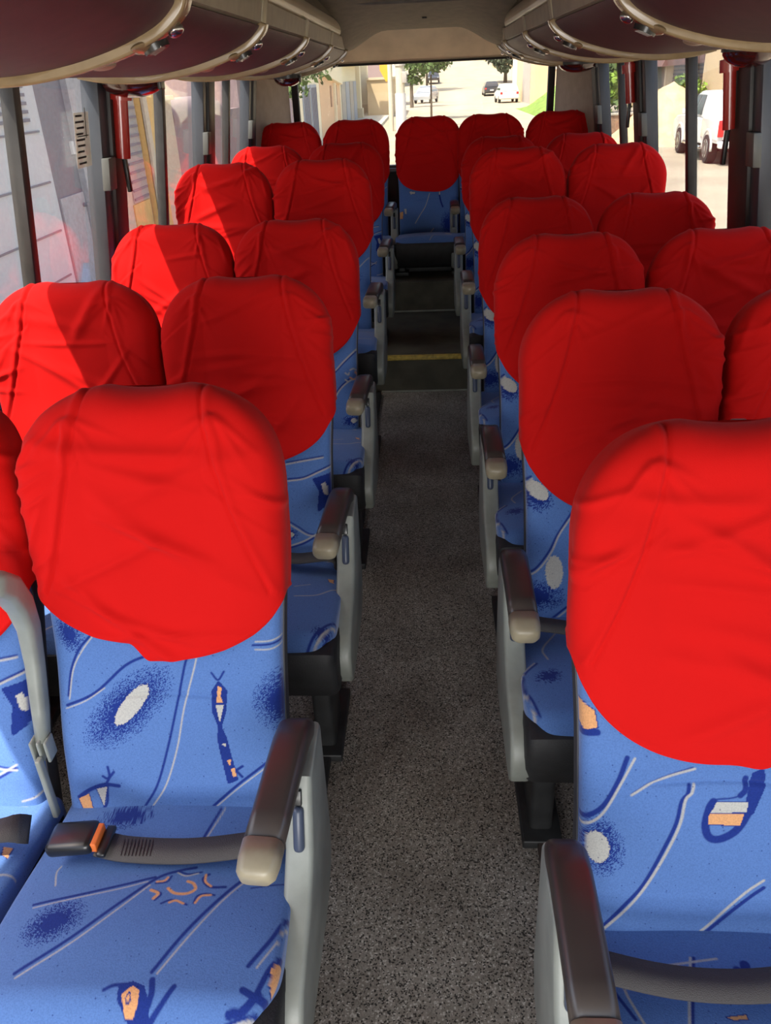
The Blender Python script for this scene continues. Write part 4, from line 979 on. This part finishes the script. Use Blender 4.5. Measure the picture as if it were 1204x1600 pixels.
def leaf_cloud(name, blobs, n, size, m, parent=None, seed=1):
    rg = np.random.RandomState(seed); V = []; Fc = []
    w = np.array([b[3]**2 for b in blobs]); w = w/w.sum()
    for q in range(n):
        b = blobs[rg.choice(len(blobs), p=w)]; d = rg.randn(3); d /= np.linalg.norm(d); r = b[3]*(.55+.5*rg.rand())
        c = np.array(b[:3]) + d*r*np.array((1,1,.85)); u = rg.randn(3); u /= np.linalg.norm(u); v = np.cross(u, rg.randn(3)); v /= np.linalg.norm(v); s = size*(.6+.8*rg.rand())
        i = len(V); V += [c-u*s, c+v*s*.6, c+u*s, c-v*s*.6]; Fc.append((i,i+1,i+2,i+3))
    return mesh(name, V, Fc, m, parent, smooth=False)
def tree(x, y, h, r, m, label, seed, n=1500, trunk=.18, leaf=.16, group='street trees', z=None):
    rg = np.random.RandomState(seed); z = road_z(y) if z is None else z; o = empty('street_tree', (x,y,z), label, 'tree', group)
    cyl('trunk', (0,0,-.3), (0,0,h-r*.6), trunk, 'bark', o, r2=trunk*.6, seg=10)
    bl = [(0,0,h,r*.7)]+[(r*.75*math.cos(a),r*.75*math.sin(a),h+r*.5*rg.randn()*.6,r*.5) for a in np.linspace(0,6.28,8)[:-1]]
    leaf_cloud('crown', bl, n, leaf, m, o, seed)
    return o
tree(-3.9,27,2.9,1.0,'leaf','leafy tree overhanging the pavement at the left edge of the rear window',2,650,leaf=.10,trunk=.08)
tree(.35,56,3.3,1.4,'leaf','loose green tree just right of the utility pole',3,1300,leaf=.15,trunk=.08)
tree(11.2,128,3.7,2.7,'leafd','tall dark round tree behind the black car up the street',4,2600,trunk=.3,leaf=.26)
tree(-1.2,78,4.6,1.3,'leafy','bright green tree behind the orange banner',6,900,leaf=.2)
tree(.2,118,5.0,2.6,'leaf','pale green tree overhanging the far left kerb up the street',9,900,leaf=.3)

# houses on the right-hand side of the street, far up
def house(x0, x1, y0, y1, h, m, label, roof='roof', gable=.9, zoff=None):
    z = road_z(y0) if zoff is None else zoff; o = empty('house', ((x0+x1)/2,y0,z), label, 'building', 'houses along the street'); w_ = (x1-x0)/2; d = y1-y0
    wallbox('wall', -w_, w_, 0, d, -.5, h, m, o)
    if gable: prism('roof', [(-w_-.3,h),(w_+.3,h),(0,h+gable)], -.3, d+.3, 'y', roof, o)
    else: wallbox('parapet', -w_-.1, w_+.1, -.1, d+.1, h, h+.25, 'cream', o)
    f = wallbox('window_frame', -w_*.55, w_*.05, -.05, .02, h*.45, h*.78, 'cream', o); wallbox('window_pane', -w_*.5, 0, -.07, .0, h*.49, h*.74, 'mauve', f)
    wallbox('front_door', w_*.35, w_*.75, -.05, .02, 0, h*.66, 'bluegate', o); wallbox('street_gate', -w_-.05, -w_+.03, d*.2, d*.6, 0, h*.62, 'slat', o)
    return o
house(8.6,13.5,72,86,5.4,'peach','peach two storey house on the right of the far street',gable=0)
house(9.9,15,88,104,5.6,'cream','cream house with white shutter wall on the right of the far street',gable=0)
house(15.5,23,112,132,6.4,'peach','pinkish house behind the dark round tree',gable=1.2)
house(12.5,26,165,200,6.5,'tanwall','tan house furthest up the hill on the right',gable=1.4)
house(-16,-3.5,128,160,6.5,'cream','cream house up the hill on the left of the far street',gable=1.2)
# grassy verge on the right by the rear window
V = []; nxg, nyg = 14, 20
for i in range(nxg+1):
    for j in range(nyg+1):
        x = 6.6+i*.22; y = 47+j*1.0; s = i/nxg; V.append((x, y, G + 2.0*s*math.sin(min(1,j/4)*math.pi/2)*(1-max(0,(j-15)/5)) + .07*noise.noise(Vector((x*2,y,3)))))
gr = mesh('grass_verge', V, [(i*(nyg+1)+j,(i+1)*(nyg+1)+j,(i+1)*(nyg+1)+j+1,i*(nyg+1)+j+1) for i in range(nxg) for j in range(nyg)], 'grass')
tag(gr, 'green grassy bank at the right edge of the rear window', 'grass', kind='stuff')

# cars
def wheel(parent, x, y, r, w_, sd):
    bm = bmesh.new(); bm_cyl(bm, (x-w_/2,y,r), (x+w_/2,y,r), r, seg=28); bmesh.ops.bevel(bm, geom=[e for e in bm.edges if len(e.link_faces)==2 and e.calc_face_angle(0)>1], offset=.03, segments=2, affect='EDGES')
    o = from_bm('wheel', bm, 'tyre', parent)
    bm = bmesh.new(); bm_cyl(bm, (x+sd*w_*.40,y,r), (x+sd*(w_/2+.015),y,r), r*.62, seg=24); rr = from_bm('rim', bm, 'rim', o)
    bm = bmesh.new()
    for q in range(6): bm_box(bm, (x+sd*(w_/2+.012),y+math.cos(q*1.047+.5)*r*.38,r+math.sin(q*1.047+.5)*r*.38), (.02,.05,.16), .005, Matrix.Rotation(0,3,'X'))
    from_bm('spoke_gaps', bm, 'tyre', rr)
def loft4(bm, rings):
    R = [[bm.verts.new(p) for p in r] for r in rings]; n = len(R[0])
    for a, b in zip(R[:-1],R[1:]):
        for j in range(n): bm.faces.new((a[j],a[(j+1)%n],b[(j+1)%n],b[j]))
    bm.faces.new(R[0][::-1]); bm.faces.new(R[-1])
def rect(y0,y1,w_,z): return [(-w_,y0,z),(w_,y0,z),(w_,y1,z),(-w_,y1,z)]
def quad(name, pts, m, parent, th=.012):
    bm = bmesh.new(); vs = [bm.verts.new(p) for p in pts]; f = bm.faces.new(vs); f.normal_update(); n = f.normal.copy()
    A = [bm.verts.new(Vector(p)+n*th) for p in pts]; bm.faces.new(A)
    for i in range(len(pts)): bm.faces.new((vs[i],vs[(i+1)%len(pts)],A[(i+1)%len(pts)],A[i]))
    return from_bm(name, bm, m, parent, smooth=False)
def pickup(x, y, rz, label):
    """rear at local y = 0, nose towards +y"""
    o = empty('pickup_truck', (x,y,G), label, 'pickup truck', rz=rz); L, W2 = 5.2, .90
    prof = [(.06,.50),(.0,.60),(.0,1.08),(1.65,1.10),(1.65,.62),(1.58,.50)]
    # bed as an open box: floor, sides, tailgate
    bm = bmesh.new(); bm_box(bm, (0,.85,.62), (1.76,1.65,.16), .02); bm_box(bm, (-.86,.85,.86), (.09,1.66,.50), .03); bm_box(bm, (.86,.85,.86), (.09,1.66,.50), .03); bm_box(bm, (0,1.63,.86), (1.76,.07,.50), .02)
    from_bm('cargo_bed', bm, 'carwhite', o)
    t = box('tailgate', (0,.02,.87), (1.52,.07,.48), 'carwhite', o, .02); box('gate_handle', (0,-.018,1.0), (.22,.02,.07), 'black', t, .01); box('gate_gap', (0,-.016,.625), (1.52,.012,.012), 'black', t)
    bm = bmesh.new(); bm_prism(bm, [(1.62,.45),(1.60,1.08),(3.62,1.12),(4.75,1.04),(5.12,.92),(5.2,.70),(5.16,.42),(4.6,.36)], -W2, W2, 'x', .05); from_bm('cab_body', bm, 'carwhite', o)
    bm = bmesh.new(); loft4(bm, [rect(1.66,3.75,.88,1.08), rect(1.72,3.45,.84,1.30), rect(1.92,2.95,.72,1.70), rect(2.05,2.85,.66,1.74)]); bmesh.ops.bevel(bm, geom=bm.edges[:], offset=.03, segments=2, affect='EDGES'); from_bm('cabin', bm, 'carwhite', o)
    quad('rear_windscreen', [(-.68,1.705,1.20),(.68,1.705,1.20),(.60,1.90,1.63),(-.60,1.90,1.63)], 'carglass', o)
    for sd in (-1,1):
        quad('side_window', [(sd*.885,1.90,1.16),(sd*.885,2.62,1.16),(sd*.742,2.50,1.64),(sd*.742,2.08,1.64)][::sd], 'carglass', o)
        quad('side_window', [(sd*.885,2.70,1.16),(sd*.885,3.48,1.16),(sd*.775,3.08,1.55),(sd*.742,2.85,1.64),(sd*.742,2.58,1.64)][::sd], 'carglass', o)
        box('tail_light', (sd*.82,-.012,.90), (.15,.06,.40), 'taillight', o, .02); box('wing_mirror', (sd*1.0,3.25,1.20), (.2,.10,.15), 'carwhite', o, .03)
        for yy in (.78+.12,4.12): 
            wheel(o, sd*.80, yy, .375, .25, sd)
            v, f = sweep([(sd*.90,yy+.46*math.cos(a),.375+.46*math.sin(a)) for a in np.linspace(-.1,3.24,16)], lambda i: rrect(.06,.07,.02,2)); mesh('wheel_arch', v, f, 'carwhite', o)
        box('side_step', (sd*.88,2.5,.36), (.14,1.9,.06), 'chrome', o, .02); box('door_seam', (sd*.903,2.66,.80), (.006,.012,.62), 'black', o); box('door_handle', (sd*.91,2.78,1.0), (.02,.14,.03), 'chrome', o, .008)
    box('rear_bumper', (0,-.10,.52), (1.74,.22,.17), 'carwhite', o, .04); box('bumper_step', (0,-.12,.615), (1.2,.16,.02), 'black', o); cyl('tow_ball', (0,-.22,.42), (0,-.22,.50), .04, 'chrome', o)
    quad('windscreen', [(.80,3.70,1.16),(-.80,3.70,1.16),(-.66,3.0,1.66),(.66,3.0,1.66)], 'carglass', o)
    box('chassis', (0,2.4,.42), (1.3,4.4,.20), 'tyre', o)
    return o
pickup(8.5,23.4,-.045,'white double cab pickup truck parked across the street outside right windows')
def hatchback(x, y, rz, m, label, scale=1.0):
    o = empty('parked_car', (x,y,road_z(y)), label, 'car', 'cars parked along the far street', rz=rz); L = 4.0
    bm = bmesh.new(); bm_prism(bm, [(0,.40),(-.02,.62),(.06,.92),(1.2,.98),(2.9,.95),(3.75,.82),(4.0,.62),(3.98,.32),(.1,.30)], -.84, .84, 'x', .06); from_bm('body', bm, m, o)
    bm = bmesh.new(); loft4(bm, [rect(.08,3.05,.80,.94), rect(.22,2.55,.70,1.28), rect(.50,2.05,.58,1.48), rect(.65,1.9,.5,1.50)]); bmesh.ops.bevel(bm, geom=bm.edges[:], offset=.03, segments=2, affect='EDGES'); from_bm('cabin', bm, m, o)
    quad('rear_window', [(-.66,.145,1.02),(.66,.145,1.02),(.56,.40,1.40),(-.56,.40,1.40)], 'carglass', o); quad('windscreen', [(.70,2.95,1.0),(-.70,2.95,1.0),(-.56,2.2,1.42),(.56,2.2,1.42)], 'carglass', o)
    for sd in (-1,1):
        quad('side_window', [(sd*.79,.4,1.02),(sd*.79,2.7,1.02),(sd*.60,1.98,1.42),(sd*.60,.62,1.42)][::sd], 'carglass', o); box('tail_light', (sd*.70,-.01,.78), (.20,.05,.18), 'taillight', o, .02); box('headlight', (sd*.66,3.92,.66), (.26,.08,.14), 'rim', o, .03)
        for yy in (.75,3.2): wheel(o, sd*.76, yy, .30, .18, sd)
    box('number_plate', (0,-.02,.62), (.42,.02,.12), 'whitewall', o); box('bumper', (0,-.03,.44), (1.6,.10,.16), 'black' if m != 'carwhite' else 'carwhite', o, .03)
    return o
hatchback(7.3,79,.05,'carwhite','small white car parked on the right of the street up the hill')
hatchback(7.6,104,.02,'carblack','black car parked under the dark round tree up the street')
hatchback(.55,92,math.pi-.25,'carsilver','silver car parked on the left of the street beyond the utility pole')
hatchback(1.2,135,math.pi,'carblack','dark car far up the street under the pale tree')

# sand heap, hedge, low wall and house beyond the pickup
def heap(name, x, y, rx, ry, h, m, label, cat, seed):
    V = [(x,y,G+h)]; Fc = []; nr, na = 14, 40
    for i in range(1,nr+1):
        for j in range(na):
            a = j/na*2*math.pi; s = i/nr; px, py = x+rx*s*math.cos(a), y+ry*s*math.sin(a); V.append((px,py,G-.02+h*(.35*(1-s)+.65*(.5+.5*math.cos(math.pi*s)))+.10*noise.noise(Vector((px*1.3,py*1.3,seed)))*(1-s)*1.4))
    for j in range(na): Fc.append((0,1+j,1+(j+1)%na))
    for i in range(nr-1):
        for j in range(na): Fc.append((1+i*na+j,1+(i+1)*na+j,1+(i+1)*na+(j+1)%na,1+i*na+(j+1)%na))
    return tag(mesh(name, V, Fc, m), label, cat)
heap('sand_heap', 8.7, 32.2, 2.5, 2.5, 1.9, 'sand', 'big yellow sand heap in front of the white pickup truck', 'sand heap', 3)
heap('rubble_heap', 9.9, 37.4, 1.3, 1.7, 1.7, 'pave', 'pale rubble heap behind the yellow sand heap', 'rubble heap', 8)
def bush(x, y, rx, ry, h, m, label, seed, n=1800, leaf=.14):
    o = empty('hedge_bush', (x,y,G), label, 'bush', 'bushes beyond the right windows'); rg = np.random.RandomState(seed)
    bl = [(rx*(2*rg.rand()-1), ry*(2*rg.rand()-1), h*(.2+.6*rg.rand()), min(rx,ry,h)*.6) for q in range(14)]
    leaf_cloud('foliage', bl, n, leaf, m, o, seed); return o
bush(6.9,38.6,.9,1.6,2.3,'leafy','bright green sunlit bush seen through the last right window',12)
bush(8.9,44,1.1,1.4,3.0,'leaf','darker green bush behind the bright sunlit bush',13)
bush(11.0,38.3,.45,.5,2.4,'leafy','green shrub between the rubble heap and slatted house',14,700,leaf=.1)
o = empty('low_garden_wall', (6.9,35.8,G), 'low brown garden wall under the bright sunlit bush', 'wall'); box('wall', (0,0,.3), (2.6,.3,.9), 'brick', o, .01); box('coping', (0,0,.78), (2.7,.4,.08), 'pave', o, .01)
tree(10.4,52,4.2,2.0,'leafy','sunlit tree above the bush in the last right window',15,1300,leaf=.2)
tree(15.4,60,8.5,3.2,'leafd','dark tree against pale sky behind the gabled house',16,1500,leaf=.28)
# gabled house and brick house behind the pickup
o = empty('slatted_house', (12.4,41,G), 'brown gabled house with slatted side wall behind the pickup', 'building'); wallbox('wall', -1.5, 2.6, 0, 6, 0, 2.6, 'slat', o)
for q in range(16): wallbox('slat', -1.45, 1.2, -.03, 0, .2+.15*q, .26+.15*q, 'greydoor', o)
prism('roof', [(-2.1,2.35),(2.9,2.55),(2.9,3.0),(.2,4.1),(-1.6,3.3)], -.6, 6.5, 'y', 'roof', o); wallbox('corner_post', -1.75, -1.45, -.15, .1, 0, 2.5, 'beige', o); wallbox('bench', -3.6, -2.0, -1.2, -.9, .9, 1.5, 'tanwall', o)
o = empty('brick_house', (14.6,33,G), 'tan house with brick bands and barred window behind the pickup', 'building'); wallbox('wall', -2.9, 4.5, 0, 6, 0, 5.4, 'tanwall', o); wallbox('brick_band', -2.92, -1.5, -.04, .1, 0, 3.0, 'brick', o)
wallbox('brick_pier', -.3, .2, -.12, .1, 0, 2.9, 'brick', o); f = wallbox('window_frame', -1.7, -.5, -.08, .02, 2.35, 3.25, 'mauve', o)
for q in range(7): wallbox('bar', -1.62+.17*q, -1.59+.17*q, -.10, -.08, 2.4, 3.2, 'greydoor', f)
wallbox('garage_door', -1.4, -.45, -.06, .02, 0, 2.1, 'slat', o); prism('roof', [(-3.3,5.3),(4.9,5.3),(.8,7.2)], -.6, 6.5, 'y', 'roof', o); wallbox('brick_column', .9, 2.2, -.12, .1, 0, 4.4, 'brick', o)
